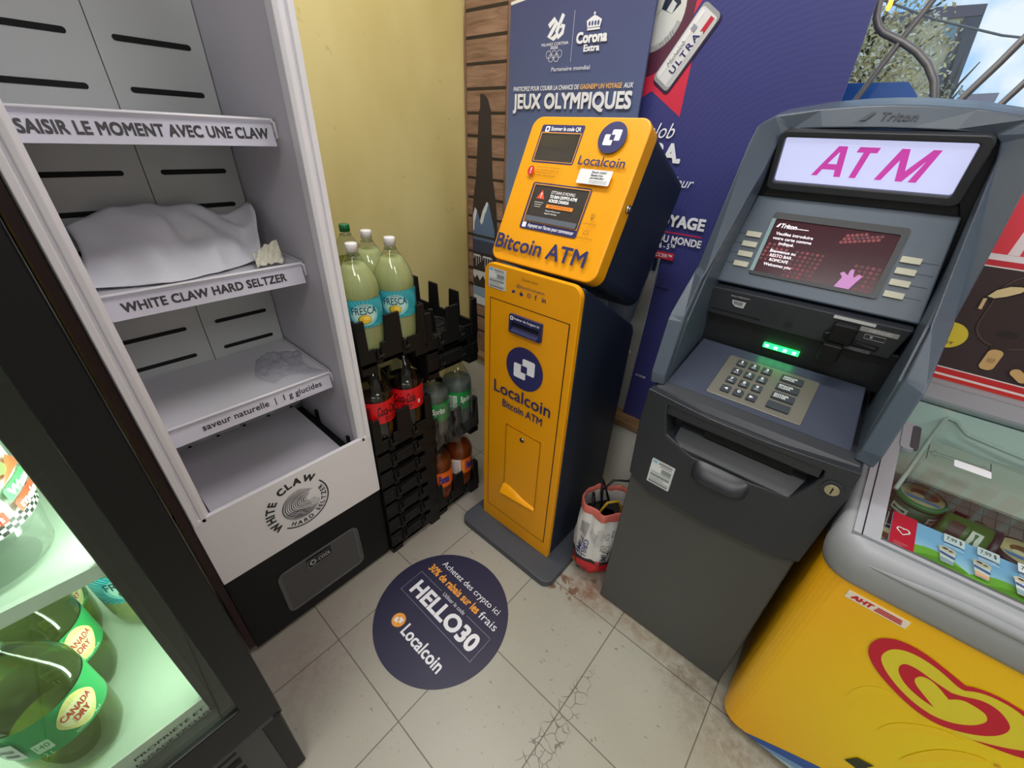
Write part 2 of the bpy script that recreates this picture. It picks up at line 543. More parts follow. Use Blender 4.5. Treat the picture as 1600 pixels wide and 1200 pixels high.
def wood_material(name, c1, c2, axis_scale, scale=6):
    m = bpy.data.materials.new(name); m.use_nodes = True
    nt, N, L = nodes(m); b = N['Principled BSDF']; b.inputs['Roughness'].default_value = .5
    tc = N.new('ShaderNodeTexCoord'); mp = N.new('ShaderNodeMapping'); mp.inputs['Scale'].default_value = axis_scale
    L.new(tc.outputs['Object'], mp.inputs[0])
    n = N.new('ShaderNodeTexNoise'); n.inputs['Scale'].default_value = scale; n.inputs['Detail'].default_value = 8; n.inputs['Distortion'].default_value = 1.2
    L.new(mp.outputs[0], n.inputs['Vector'])
    x = N.new('ShaderNodeMix'); x.data_type = 'RGBA'; x.inputs[6].default_value = lin(c1); x.inputs[7].default_value = lin(c2)
    r = N.new('ShaderNodeMapRange'); r.inputs[1].default_value = .3; r.inputs[2].default_value = .7; L.new(n.outputs['Fac'], r.inputs[0]); L.new(r.outputs[0], x.inputs[0])
    L.new(x.outputs[2], b.inputs['Base Color'])
    return m


m_sill = wood_material('raw_wood', (150, 118, 82), (104, 78, 52), (1, 8, 8))
link('trim_1', MB().box(-.72, XR, YB - .012, 1.5, .308, .334, m_sill), kind='structure', bevel=.002)
# shop window
m_alu = mat('window_aluminium', (120, 124, 128), .4, metal=.6)
win = link('window_1', MB().frame([(.12, .334), (3.1, .334), (3.1, 2.3), (.12, 2.3)], [(.16, .374), (3.06, .374), (3.06, 2.26), (.16, 2.26)], (0, 1.50, 0), X, Z, Y * .06, m_alu), kind='structure')
link('pane', MB().box(.155, 3.065, 1.525, 1.531, .37, 2.265, clear('window_glass', (244, 250, 252), .8)), win)
# ceiling lamps: housing and lit diffuser above the light each one gives
lampt = []
for i, (x, y) in enumerate(LAMPS):
    t = thing('ceiling_light', (x, y, CEIL), 'long fluorescent ceiling light added to brighten the left wall corner', 'ceiling light', 'ceiling lights') if i == 0 else None
    if i == 0:
        link('housing', MB().box(x - .65, x + .65, y - .16, y + .16, CEIL - .05, CEIL, mat('lamp_housing', (235, 235, 232), .4)), t)
        link('diffuser', MB().box(x - .62, x + .62, y - .14, y + .14, CEIL - .07, CEIL - .05, mat('lamp_diffuser', (250, 248, 240), .5, emit=2.0)), t)
        lampt.append(t)
    else:
        dup(lampt[0], (x, y, CEIL), 'long fluorescent ceiling light added to brighten the left wall corner')
#==END SETTING==

# ================================================================== WHITE DISPLAY FRIDGE
m_fr_white = mat('fridge_white_enamel', (236, 234, 239), .35, noise=.02, nscale=8)
m_fr_liner = mat('fridge_liner', (206, 203, 211), .4, noise=.04, nscale=6)
m_fr_back = mat('fridge_back_panel', (196, 200, 200), .38, noise=.03, nscale=7)
m_dark = mat('dark_void', (10, 10, 11), .8)
m_black = mat('black_plastic', (14, 14, 16), .46, spec=.3, noise=.15, nscale=40)
m_seam = mat('grey_seam', (92, 92, 94), .6)
FX, FY0, FY1 = -.14, -.173, .285
t = thing('display_fridge', (-.4, .056, 0), 'tall open white beverage fridge with empty shelves and hard seltzer price strips', 'fridge')
cab = MB()
cab.box(-.66, FX - .03, FY0, FY0 + .028, .03, 1.98, m_fr_white); cab.box(-.66, FX - .03, FY1 - .028, FY1, .03, 1.98, m_fr_white)
cab.box(-.66, -.645, FY0, FY1, .03, 1.98, m_fr_white); cab.box(-.66, FX, FY0, FY1, 1.95, 2.0, m_fr_white)
cab.box(-.66, FX - .02, FY0 + .002, FY1 - .002, .012, .33, m_black)
cab.box(-.64, FX - .012, FY0 + .01, FY1 - .01, .33, .47, m_fr_liner)
link('cabinet', cab, t, bevel=.003)
sdp = MB().box(-.62, -.152, FY0 - .0170, FY0 - .001, .02, 1.98, mat('side_panel_maroon', (44, 13, 17), .4))
link('side_panel', sdp, t, label='dark maroon side panel')
li = MB()
li.box(-.64, FX - .03, .252, .257, .47, 1.95, m_fr_liner); li.box(-.64, FX - .03, -.145, -.14, .47, 1.95, m_fr_liner)
li.box(-.645, -.64, -.14, .252, .47, 1.95, m_dark)
link('liner', li, t)
# front posts: a stepped door track on both sides
for nm, s, yi, yo in (('door_post', 1, .248, .285), ('door_post', -1, -.136, -.173)):
    p = MB()
    def yy(a): return yi + (yo - yi) * a
    prof = [(0, -.035), (.0, -.006), (.22, 0), (.48, 0), (.52, -.006), (.60, -.006), (.64, .002), (.94, .004), (1, -.002), (1, -.035)]
    p.prism([(yy(a), FX + b) for a, b in prof], (0, 0, .545), Y, X, Z * 1.43, m_fr_white)
    q = link(nm, p, t, bevel=.0015)
# back panel: two sheets with rounded slots
bp = MB(); IK = Ink(bp, (-.54, 0, 0), Y, Z, X, lift=0)
bp.box(-.548, -.54, -.136, .0545, .50, 1.95, m_fr_back); bp.box(-.548, -.54, .0565, .250, .50, 1.95, m_fr_back)
bp.box(-.552, -.545, -.136, .25, .5, 1.95, m_seam)
IK.h = .0008
zs = [.545, .625, .695, .775, .855, .935, 1.0, 1.075, 1.155, 1.233, 1.31, 1.392, 1.48, 1.575, 1.66, 1.74, 1.82]
for z in zs:
    for a, c in ((-.120, .018), (.086, .224)):
        IK.rect(a, z - .0055, c, z + .0055, m_dark, r=.0055, up=False)
link('back_panel', bp, t, fix=False)
# floor pan with a dark side gap
fp = MB()
fp.box(-.54, FX - .04, -.128, .222, .49, .50, m_fr_liner); fp.box(-.54, FX - .04, .222, .250, .472, .485, m_black)
for k in range(5): fp.box(-.539, -.533, -.09 + k * .075, -.082 + k * .075, .50, .503, m_dark)
for xx in (-.42, -.22): fp.box(xx, xx + .012, .244, .252, .48, .53, m_black)
link('floor_pan', fp, t)
# shelves with slanted price strips
m_shelf = mat('shelf_white', (214, 213, 220), .35, noise=.02)
m_strip = mat('price_strip_lilac', (212, 210, 226), .35)
m_rail = clear('clear_rail', (240, 240, 246), 1.0, haze=.25)
GREYTXT = (58, 56, 62)
for zt, zb, xs, txt, box_, b in ((1.347, 1.301, -.245, 'SAISIR LE MOMENT AVEC UNE CLAW', (-.131, .0125, .229, .0325), .036),
                              (1.052, 1.006, -.255, 'WHITE CLAW HARD SELTZER', (-.110, .0125, .198, .0315), .036),
                              (.752, .708, -.235, 'saveur naturelle  |  1 g glucides', (-.073, .010, .213, .031), .022)):
    s = MB()
    s.box(-.535, xs - .004, -.134, .246, zt - .012, zt - .004, m_shelf)
    s.box(-.535, xs, -.136, -.133, zt - .02, zt + .004, m_shelf); s.box(-.535, xs, .244, .247, zt - .02, zt + .004, m_shelf)
    sh = link('shelf', s, t, bevel=.001)
    w = MB()
    w.tube([(xs - .03, -.132, zt - .002), (xs + .004, -.132, zt + .001), (xs + .004, .238, zt + .001), (xs + .002, .247, zt - .004), (xs, .249, zt - .03), (xs - .02, .25, zt - .034)], .0032, m_fr_white, 8)
    link('front_wire', w, sh)
    st = MB()
    d = Vector((.008, 0, zb - zt)); L = d.length; Vv = -d.normalized(); Nn = Y.cross(Vv)
    O = Vector((xs + .012, 0, zb))
    st.prism(rrect(-.134, 0, .240, L, .001, 1), O, Y, Vv, -Nn * .002, m_strip)
    st.prism(rrect(-.134, L - .006, .241, L, .001, 1), O + Nn * .0001, Y, Vv, Nn * .003, m_rail)
    ik = Ink(st, O, Y, Vv, Nn)
    ik.text(txt, box_[0], box_[1], box_[2], box_[3], GREYTXT, bold=b, space=1.04)
    if 'saveur' in txt: ik.text('par canette de 355 ml', .135, .003, .195, .0065, (120, 118, 124))
    link('price_strip', st, sh, fix=False)
# lower white front panel with the round wave emblem
fpn = MB(); fpn.prism(rrect(FY0, .328, FY1, .557, .002, 2), (FX - .012, 0, 0), Y, Z, X * .012, m_fr_white)
fpo = link('front_panel', fpn, t, bevel=.0015)
lg = MB(); ik = Ink(lg, (FX, .052, .448), Y, Z, X, lift=.0008)
BK = (38, 36, 38)
ik.arc('WHITE CLAW', 0, 0, .070, 219, 49, .0200, BK, bold=.042)
ik.arc('HARD SELTZER', 0, 0, .0695, 232, 388, 0.0128, BK, bold=.03, inside=True)
ik.ring(0, 0, .0740, .0780, BK, 227, 398)
ik.ring(0, 0, .0492, .0504, BK, 75, 345)


def within(pts, w, R=.0488):
    # keep the stretch of a stroke that lies inside the emblem's disc
    run = []
    for p in pts + [(9, 9)]:
        if math.hypot(*p) < R: run.append(p)
        else:
            if len(run) > 2: ik.line(run, [w * (.45 + .55 * math.sin(math.pi * (i + .5) / len(run))) for i in range(len(run))], BK, up=False)
            run = []


def curl(r, a):   # the curling crest: rings leaning out from the eye of the wave
    q = math.radians(a); k = 1 + .35 * max(0, math.cos(q - math.radians(215)))
    return (.013 + r * k * math.cos(q), .009 + r * k * .92 * math.sin(q))


for k in range(14):
    r = .005 + .0042 * k
    a1 = 318 - 7.5 * k
    ik.step = .00002; ik.up()
    within([curl(r, 38 + min(k, 6) * 3 + i * (a1 - 38) / 40) for i in range(41)], .0017 if k % 3 else .0024)
for k in range(10):
    y0 = -.016 - .0038 * k
    within([(-.05 + i * .0026, y0 + .0055 * math.sin(i * .17 + k * .22) - .010 * (i / 38) * (1 - k / 10)) for i in range(39 - k)], .0015)
for k in range(5):
    within([(.012 + .004 * k + i * .0016, -.012 + .003 * k - .0011 * i + .0035 * math.sin(i * .4)) for i in range(14)], .0010)
ik.step = .00025; ik.up()
for x_, y_ in ((.026, .036), (.033, .031)):
    ik.line([(x_ - .004, y_ + .002), (x_ - .0015, y_ + .0028), (x_, y_), (x_ + .002, y_ + .0025), (x_ + .0045, y_ + .0015)], .0008, BK, up=False)
ik.up().line([(-.05, -.116), (.05, -.117)], .0011, (120, 118, 118))
link('emblem', lg, fpo, fix=False)
# black kick plate with its grille
kp = MB(); kp.prism(rrect(FY0, .012, FY1, .326, .003, 2), (FX - .02, 0, 0), Y, Z, X * .014, m_black)
kpo = link('kick_plate', kp, t, bevel=.002)
m_grille = mat('grille_grey', (98, 98, 100), .45, metal=.2)
g = MB()
g0, g1, h0, h1 = -.062, .182, .062, .232
g.frame(rrect(g0 - .004, h0 - .004, g1 + .004, h1 + .004, .022), rrect(g0, h0, g1, h1, .020), (FX - .0065, 0, 0), Y, Z, X * .004, m_grille)
gi = Ink(g, (FX - .0065, 0, 0), Y, Z, X, lift=.001)
gi.rect(g0, h0, g1, h1, (92, 92, 94), r=.02)
nx_, nz_ = 42, 22
for j in range(nz_):
    for i in range(nx_):
        cx = g0 + .008 + (g1 - g0 - .016) * (i + .5 * (j % 2)) / nx_; cz = h0 + .008 + (h1 - h0 - .016) * j / (nz_ - 1)
        if abs(cx - .06) < .04 and cz > .2: pass
        gi.poly([(cx - .0021, cz), (cx, cz - .0027), (cx + .0021, cz), (cx, cz + .0027)], (17, 17, 18), up=False)
go = link('grille', g, kpo, fix=False)
bd = MB(); bd.prism(rrect(.018, .194, .094, .226, .003), (FX - .002, 0, 0), Y, Z, X * .003, mat('badge_black', (14, 14, 15), .3))
bi = Ink(bd, (FX + .001, 0, 0), Y, Z, X)
bi.ring(.034, .210, .0065, .0095, (214, 214, 216), 35, 325); bi.rect(.037, .2085, .045, .2115, (214, 214, 216))
bi.text('COOL', .050, .203, .089, .217, (206, 206, 208), bold=.01)
for a, b_, c, d_ in ((.018, .194, .094, .1948), (.018, .2252, .094, .226), (.018, .194, .0188, .226), (.0932, .194, .094, .226)): bi.rect(a, b_, c, d_, (170, 170, 172), up=False)
link('badge', bd, kpo, fix=False)
for yy_ in (FY0 + .03, FY1 - .03):
    for xx in (-.62, -.2): link('foot', MB().lathe([(0, .016), (.012, .016)], (xx, yy_, 0), m_black, 12), t)

# big crumpled sheet on the middle shelf
m_paper = mat('white_paper', (226, 226, 234), .6)


random.seed(17)
FOLD = [(random.uniform(0, 6.28), random.uniform(.9, 3.4), random.random(), random.uniform(.3, 1)) for _ in range(9)]


def crumple(u, v):
    k = 0
    for a, f_, o, w in FOLD:
        q = (u * 1.6 * math.cos(a) + v * math.sin(a)) * f_ + o
        k += w * (abs((q % 1) - .5) - .25)
    return k


def sheet(u, v):
    # u left to right, v back to front
    k = crumple(u, v)
    y = -.130 + .340 * u + .02 * math.sin(v * 3 + 1) - .03 * (v - .5) * (u - .5) + .006 * k
    x = -.50 + .225 * v - .06 * abs(u - .42) ** 1.3 * 2 * v + .008 * k
    z = 1.064 + .088 * (1 - v) ** 1.1 * (.55 + .72 * math.sin(math.pi * min(1, u * .9 + .14))) + .014 * v * (1 - v)
    z += .014 * k * (.35 + 1.0 * u) * (1 if v < .9 else .4)
    if u > .80: z += .05 * (u - .80) / .2 * (1 - v) ** .7
    if v > .75: z -= (v - .75) * .06 * (1 - abs(u - .5))
    return (x, y, max(z, 1.052))


pm = MB().grid(44, 26, sheet, m_paper)
po = link('paper_sheet', pm, solid=.0006, fix=False)
tag(po, 'large crumpled white paper sheet lying on the middle fridge shelf', 'paper')
m_tissue = mat('cream_paper', (226, 222, 204), .7)
tm = MB().grid(9, 7, lambda u, v: (-.272 - .045 * v + .006 * math.sin(u * 9), .150 + .06 * u + .012 * v, 1.0525 + .035 * v * (.5 + u * .8) + .007 * abs(math.sin(11 * u + 5 * v))), m_tissue, smooth=False)
tag(link('paper_scrap', tm, solid=.0006, fix=False), 'small torn cream paper scrap beside the big white sheet', 'paper')
m_film = clear('clear_film', (246, 246, 250), 1.6, rough=.12, haze=.10)
random.seed(5)
jit = [[random.uniform(0, 1) for i in range(16)] for j in range(12)]
fm = MB().grid(15, 11, lambda u, v: (-.275 - .17 * v - .02 * math.sin(u * 5), .115 + .125 * u - .02 * math.sin(v * 4), .7505 + .028 * jit[int(v * 11)][int(u * 15)] * math.sin(math.pi * u) ** .5 * math.sin(math.pi * v) ** .5), m_film, smooth=False)
tag(link('plastic_film', fm, fix=False), 'crumpled clear plastic film on the lowest fridge shelf', 'plastic film')

# ================================================================== BITCOIN MACHINE
m_by = mat('amber_enamel', (236, 160, 4), .38, noise=.02, nscale=5)
m_bn = mat('navy_enamel', (34, 42, 58), .42, noise=.08, nscale=18)
m_base = mat('base_grey', (66, 70, 77), .5, noise=.12, nscale=25)
NAVY = (42, 44, 98)
WHT = (238, 240, 248)
bc = .145; hw = .162
t = thing('bitcoin_machine', (bc, .82, 0), 'amber and navy bitcoin kiosk standing on a grey floor plate', 'bitcoin machine')
b = MB(); b.prism(rrect(-.062, .560, .375, 1.02, .035, 6), (0, 0, 0), X, Y, Z * .03, m_base)
link('base_plate', b, t, bevel=.004)
body = MB()
body.prism([(.662, .030), (.662, 1.034), (.70, 1.012), (.985, .845), (1.0, .82), (1.0, .030)], (bc - hw, 0, 0), Y, Z, X * 2 * hw, m_bn)
link('body', body, t, bevel=.008, seg=3)
fr = MB()
# front sheet, with rounded upper corners
out = [(bc - hw, .030), (bc + hw, .030)] + [(bc + hw - .03 + .03 * math.cos(a), 1.008 + .03 * math.sin(a)) for a in [math.radians(q) for q in range(0, 91, 15)]] + [(bc - hw + .03 + .03 * math.cos(a), 1.008 + .03 * math.sin(a)) for a in [math.radians(q) for q in range(90, 181, 15)]]
fr.prism(out, (0, .645, 0), X, Z, Y * .017, m_by)
fo = link('front_sheet', fr, t, bevel=.002)
pr = MB(); ik = Ink(pr, (0, .645, 0), X, Z, -Y)
LN = (32, 24, 22)
dx0, dx1, dz0, dz1 = .006, .286, .095, .940
for q in ((dx0, dz0, dx1, dz0 + .0022), (dx0, dz1 - .0024, dx1, dz1), (dx0, dz0, dx0 + .0022, dz1), (dx1 - .0034, dz0, dx1, dz1)): ik.rect(*q, LN, up=False)
ik.up()
ik.text('Suivez-nous', .121, 1.0135, .175, 1.022, (150, 98, 20))
ik.text('@localcoinatm', .103, .990, .198, 1.001, NAVY)
def bird(x, z, k): ik.poly([(x - k, z - k * .6), (x - .2 * k, z - .7 * k), (x + .6 * k, z - .2 * k), (x + .8 * k, z + .5 * k), (x + 1.1 * k, z + .7 * k), (x + .6 * k, z + .8 * k), (x + .1 * k, z + .7 * k), (x, z + .3 * k), (x - .9 * k, z + .7 * k), (x - .8 * k, z)], NAVY, up=False)
bird(.0946, .977, .0065)
ik.disc(.122, .976, .0062, NAVY, ry=.0048); ik.disc(.122, .9835, .0016, NAVY)
ik.ring(.1486, .979, .0052, .0066, NAVY); ik.ring(.1486, .979, .0022, .0032, NAVY)
ik.text('f', .169, .972, .1755, .987, NAVY, bold=.02); ik.text('in', .193, .973, .206, .986, NAVY, bold=.02)


def brand(ik, cx, cz, r, kx=1.0, disc=NAVY, fg=WHT):
    """round badge: two interlocking rounded squares that meet at a diamond"""
    ik.disc(cx, cz, r * kx, disc, ry=r, n=40)
    q = r * .50; e = r * .16
    def sq(x0, z0, x1, z1):
        return rrect(cx + x0 * kx, cz + z0, cx + x1 * kx, cz + z1, r * .07, 2)
    ik.poly(sq(-.10 * r, -.18 * r, .56 * r, .50 * r), fg); ik.poly(sq(-.56 * r, -.50 * r, .10 * r, .18 * r), fg)
    k = .27 * r
    ik.poly([(cx - k * .62 * kx, cz - k * .62), (cx + k * .62 * kx, cz - k * .62), (cx + k * .62 * kx, cz + k * .62), (cx - k * .62 * kx, cz + k * .62)], disc)
    ik.poly([(cx + .10 * r * kx, cz - .50 * r), (cx + .13 * r * kx, cz - .50 * r), (cx + .13 * r * kx, cz - .18 * r), (cx + .10 * r * kx, cz - .18 * r)], disc)


brand(ik, .149, .7545, .0695)
ik.text('Localcoin', .032, .633, .257, .677, NAVY, bold=.012)
ik.text('Bitcoin ATM', .070, .590, .231, .618, NAVY, bold=.015)
ik.rect(.089, .223, .0905, .528, (120, 78, 4), up=False); ik.rect(.2325, .228, .2345, .53, (70, 44, 6), up=False); ik.rect(.0905, .5265, .234, .5295, (70, 44, 6), up=False)
link('front_print', pr, fo, fix=False)
# bill slot
sl = MB(); m_navyp = mat('navy_plastic', (36, 42, 86), .35)
sl.frame(rrect(.088, .8595, .203, .914, .003, 2), rrect(.096, .866, .195, .893, .002, 2), (0, .645, 0), X, Z, -Y * .009, m_navyp)
sl.prism([(.096, .866), (.195, .866), (.195, .893), (.096, .893)], (0, .644, 0), X, Z, -Y * .001, mat('slot_blue', (16, 18, 44), .5))
sl.prism([(.644, .866), (.632, .862), (.632, .866), (.644, .878)], (.098, 0, 0), Y, Z, X * .095, m_navyp)
sl.box(.108, .186, .641, .6425, .882, .887, m_dark)
ik = Ink(sl, (0, .636, 0), X, Z, -Y)
ik.rect(.093, .8985, .104, .910, WHT, r=.002); ik.rect(.096, .902, .101, .907, NAVY); ik.text("Insérer de l'argent ici", .107, .900, .197, .910, WHT, bold=.015)
link('bill_slot', sl, t, fix=False, bevel=.001)
# lower flap with a bent lip and a round lock
fl = MB(); fl.prism(rrect(.0915, .232, .2325, .5265, .004, 2), (0, .6445, 0), X, Z, -Y * .002, m_by)
fl.grid(14, 5, lambda u, v: (.0885 + .145 * u, .6425 - .022 * (v ** .7) * (.35 + .65 * (1 - u)), .224 + .040 * (1 - u * .75) * (1 - v) * (.6 + .4 * math.sin(math.pi * min(1, u * 1.3 + .2))) + .003), m_by)
fl.grid(14, 2, lambda u, v: (.0885 + .145 * u, .6425 - .022 * (1 - v) * (.35 + .65 * (1 - u)), .2265 - .003 * v), m_by)
fo2 = link('coin_flap', fl, t, fix=False)
m_chrome = mat('chrome', (200, 202, 206), .18, metal=1.0)
lk = MB(); lk.disc((.1604, .6425, .4975), -Y, .0085, .004, m_chrome); lk.disc((.1604, .6385, .4975), -Y, .006, .0015, mat('steel', (150, 150, 152), .3, metal=1.0)); lk.box(.1598, .161, .636, .6372, .4935, .5015, m_dark)
link('lock', lk, fo2, label='round chrome key lock')


def notice(name, P, U, V, N, w, h, parent, hdr=(118, 186, 222)):
    """small printed notice: white slip with a blue mark and lines of type"""
    s = MB(); O = v3(P)
    s.prism(rrect(0, 0, w, h, .002, 2), O, U, V, v3(N) * .0006, mat('notice_white', (222, 224, 226), .4))
    i = Ink(s, O + v3(N) * .0006, U, V, N, lift=.0003)
    i.poly(circle(w * .16, h * .86, w * .11, 14, a0=0, a1=180), hdr); i.rect(w * .32, h * .88, w * .9, h * .93, (110, 112, 120)); i.rect(w * .4, h * .8, w * .9, h * .84, (150, 152, 158))
    for k, (a, c) in enumerate(((.56, .74), (.50, .52), (.34, .44), (.26, .28), (.18, .20), (.08, .14))):
        i.rect(w * (.08 if k else .5), h * a, w * (.92 if k != 3 else .7), h * c, (136, 146, 142) if k in (0, 2) else (120, 124, 128))
    for a, b_, c, d in ((0, 0, w, h * .012), (0, h * .988, w, h), (0, 0, w * .012, h), (w * .988, 0, w, h)): i.rect(a, b_, c, d, (46, 46, 50), up=False)
    return link(name, s, parent, fix=False)


notice('notice_sticker', (-.001, .645, .969), X, Z, -Y, .065, .057, t)
# tilted head
hU = X; hV = Vector((0, .170, .346)).normalized(); hB = Vector((0, hV.z, -hV.y))   # up the face, into the head
hO = Vector((bc, .675, 1.042)); HW = .172; HL = .3855
hd = MB()
hd.prism(rrect(-HW + .004, .004, HW - .004, HL - .002, .03, 5), hO + hB * .05, hU, hV, hB * .262, m_bn)
link('head_shell', hd, t, bevel=.006, seg=3)
hf = MB(); hf.prism(rrect(-HW, 0, HW, HL, .030, 7), hO, hU, hV, hB * .048, m_by)
ho = link('head_door', hf, t, bevel=.004, seg=3)
hp = MB(); ik = Ink(hp, hO, hU, hV, -hB)
sc_glass = mat('dark_screen', (58, 54, 50), .12)
OR = (222, 150, 60)


def bez(x0, y0, x1, y1, sx0, sy0, sx1, sy1, skew=0):
    ik.rect(x0, y0, x1, y1, NAVY, r=.006); ik.rect(sx0 - .0075, sy0 - .002, sx1 + .004, sy1 + .007, OR); ik.rect(sx0 - .0045, sy0, sx1 + .002, sy1 + .0045, (24, 22, 30)); ik.rect(sx0, sy0, sx1, sy1, sc_glass)


bez(-.135, .2675, -.001, .364, -.1235, .273, -.0085, .338)
ik.rect(-.121, .3455, -.107, .3595, WHT, r=.002); ik.rect(-.117, .349, -.111, .356, NAVY); ik.text('Scanner le code QR', -.102, .3465, -.010, .3585, WHT, bold=.02)
bez(-.1015, .0955, .081, .217, -.088, .1165, .0735, .2065)
ik.rect(-.0935, .099, -.0805, .1125, WHT, r=.002); ik.text("Appuyez sur l'écran pour commencer", -.074, .0985, .072, .1115, WHT, bold=.015)
SE = 0.35
ik.poly([(-.0745, .176), (-.0495, .176), (-.062, .199)], ink((226, 70, 50), emit=SE)); ik.text('!', -.0635, .179, -.0605, .192, ink((250, 240, 235), emit=SE), bold=.02)
for k in range(3): ik.rect(-.077 + .002 * k, .1655 - .0055 * k, -.048 - .003 * k, .1675 - .0055 * k, ink((176, 172, 168), emit=.1), up=False)
ik.text('OTTAWA IS MOVING', -.033, .1915, .040, .1995, ink((226, 224, 222), emit=SE)); ik.text('TO BAN CRYPTO ATMS', -.033, .181, .050, .189, ink((236, 236, 236), emit=SE), bold=.025); ik.text('ACROSS CANADA', -.033, .1705, .030, .1785, ink((236, 236, 236), emit=SE), bold=.025)
ik.rect(-.035, .1555, .048, .1645, ink((224, 128, 44), emit=SE)); ik.text('SIGN OUR PETITION NOW', -.026, .1578, .04, .1622, (90, 50, 16))
ik.text('Tell your MP you won\'t', -.033, .1455, .014, .1505, ink((230, 230, 230), emit=SE)); ik.text('support this ban', -.033, .1385, .006, .1437, ink((230, 230, 230), emit=SE))
ik.rect(-.088, .1165, .0735, .130, ink((92, 100, 112)))
brand(ik, .0865, .3355, .0365)
ik.text('Localcoin', .017, .268, .1445, .290, NAVY, bold=.012)
ik.text('Bitcoin ATM', -.160, .030, .134, .071, NAVY, bold=.018)
ik.disc(-.1195, .243, .0105, (204, 40, 32), ry=.0125); ik.text('!', -.1212, .2355, -.1178, .251, WHT, bold=.02)
for k, s_ in enumerate(('Jamais le SCAM ni l\'ARNAQUE ne', 'vous demandent d\'acheter des', 'cryptos. Si on vous', 'demande : c\'est une fraude')):
    ik.text(s_, -.103, .2505 - .0065 * k, (-.026, -.03, -.05, -.036)[k], .2555 - .0065 * k, (140, 86, 14))
ik.rect(.032, .224, .123, .2585, (226, 228, 230), r=.003)
for k, s_ in enumerate(("Besoin d'aide?", "Besoin d'un", 'portefeuille?')): ik.text(s_, .068, .250 - .0072 * k, (.108, .100, .105)[k], .256 - .0072 * k, (70, 72, 80), bold=.02)
for k in range(2): ik.text(('Visitez localcoinatm.com', 'ou appelez le soutien')[k], .068, .231 - .005 * k, .116, .2345 - .005 * k, (120, 122, 126))
DK = (150, 100, 14)
ik.ring(.1125, .1525, .0045, .0058, DK); ik.poly([(.1085, .149), (.1165, .149), (.1125, .140)], DK); ik.disc(.1125, .1525, .002, DK); ik.text('SUPPORT 24/7', .094, .1305, .131, .1345, DK)
ik.ring(.110, .110, .006, .0072, DK, 0, 180); ik.rect(.102, .107, .118, .1085, DK)
for a in (40, 90, 140): ik.line([(.110 + .010 * math.cos(math.radians(a)), .110 + .010 * math.sin(math.radians(a))), (.110 + .0135 * math.cos(math.radians(a)), .110 + .0135 * math.sin(math.radians(a)))], .001, DK, up=False)
ik.text('ALARME DE POLICE', .087, .096, .133, .100, DK)
link('face_print', hp, ho, fix=False)
hl = MB(); P = hO + hU * HW + hV * .192 + hB * .028
hl.disc(P, X, .0095, .006, m_chrome); hl.disc(P + X * .006, X, .0065, .004, mat('steel', (150, 150, 152), .3, metal=1.0))
link('lock', hl, ho, label='round chrome key lock')

# ================================================================== CASH MACHINE
m_tg = mat('graphite_plastic', (70, 80, 93), .36, noise=.05, nscale=60)
m_tp = mat('graphite_panel', (70, 82, 96), .42, noise=.05, nscale=80)
m_tf = mat('charcoal_plastic', (40, 43, 49), .40, noise=.05, nscale=60)
m_tc = mat('cabinet_grey', (74, 75, 73), .42, noise=.05, nscale=40)
m_td = mat('recess_black', (20, 22, 28), .5)
TX = .7225
t = thing('cash_machine', (TX, .95, 0), 'dark grey cash machine with lit pink lettered sign and keypad', 'cash machine')
c = MB(); c.box(.517, .914, .673, 1.18, .004, .66, m_tc)
link('cabinet', c, t, bevel=.004)
# lower fascia with the cash recess cut through
fa = MB()
outl = [(.577, .562), (.728, .556), (.876, .572), (.916, .592), (.926, .80), (.924, .850), (.774, .838), (.660, .838), (.517, .852), (.514, .752), (.521, .592)]
inner = [(.652, .724), (.663, .724), (.777, .727), (.788, .729), (.848, .738), (.866, .780), (.8752, .8335), (.774, .826), (.70, .826), (.569, .835), (.585, .752)]
order = [(.652, .724), (.777, .727), (.848, .738), (.866, .780), (.877, .812), (.8752, .8275), (.774, .826), (.66, .826), (.569, .8295), (.572, .80), (.585, .752)]
fa.frame(outl, order, (0, .645, 0), X, Z, Y * .055, m_tf)
fa.prism([(.577, .565), (.728, .56), (.876, .575), (.914, .60), (.914, .845), (.520, .845), (.520, .60)], (0, .70, 0), X, Z, Y * .46, m_tf)
fao = link('fascia', fa, t, bevel=.004, seg=2, angle=40)
re_ = MB()
re_.box(.58, .87, .692, .702, .72, .84, m_td)
re_.prism([(.655, .70), (.646, .735), (.69, .772), (.70, .70)], (.60, 0, 0), Y, Z, X * .262, m_tf)
re_.prism([(.648, .84), (.648, .805), (.70, .795), (.70, .84)], (.57, 0, 0), Y, Z, X * .303, m_tf)
re_.box(.655, .835, .672, .70, .771, .7965, m_dark)
link('cash_slot', re_, fao, bevel=.002)
hm = MB()
# rounded pull under the slot
def pull(u, v):
    a = math.pi * v; x = .659 + .123 * u
    e = (1 - abs(2 * u - 1) ** 5) ** .5 if abs(2 * u - 1) < 1 else 0
    return (x, .650 - .032 * math.sin(a) ** .8 * (.35 + .65 * e) * e, .727 - .062 * v * (.55 + .45 * e) - .008 * (1 - e))
hm.grid(24, 12, pull, m_tf)
link('pull_handle', hm, fao, fix=False)
lk = MB(); lk.disc((.899, .645, .797), -Y, .018, .003, m_tf); lk.disc((.899, .642, .797), -Y, .0115, .003, mat('brass_lock', (186, 178, 150), .3, metal=.9))
lk.box(.8978, .9002, .6385, .6392, .789, .803, m_dark)
link('lock', lk, fao, label='pale brass key lock')
notice('notice_sticker', (.5695, .645, .597), Vector((1, 0, -.02)), Z, -Y, .0585, .076, fao)
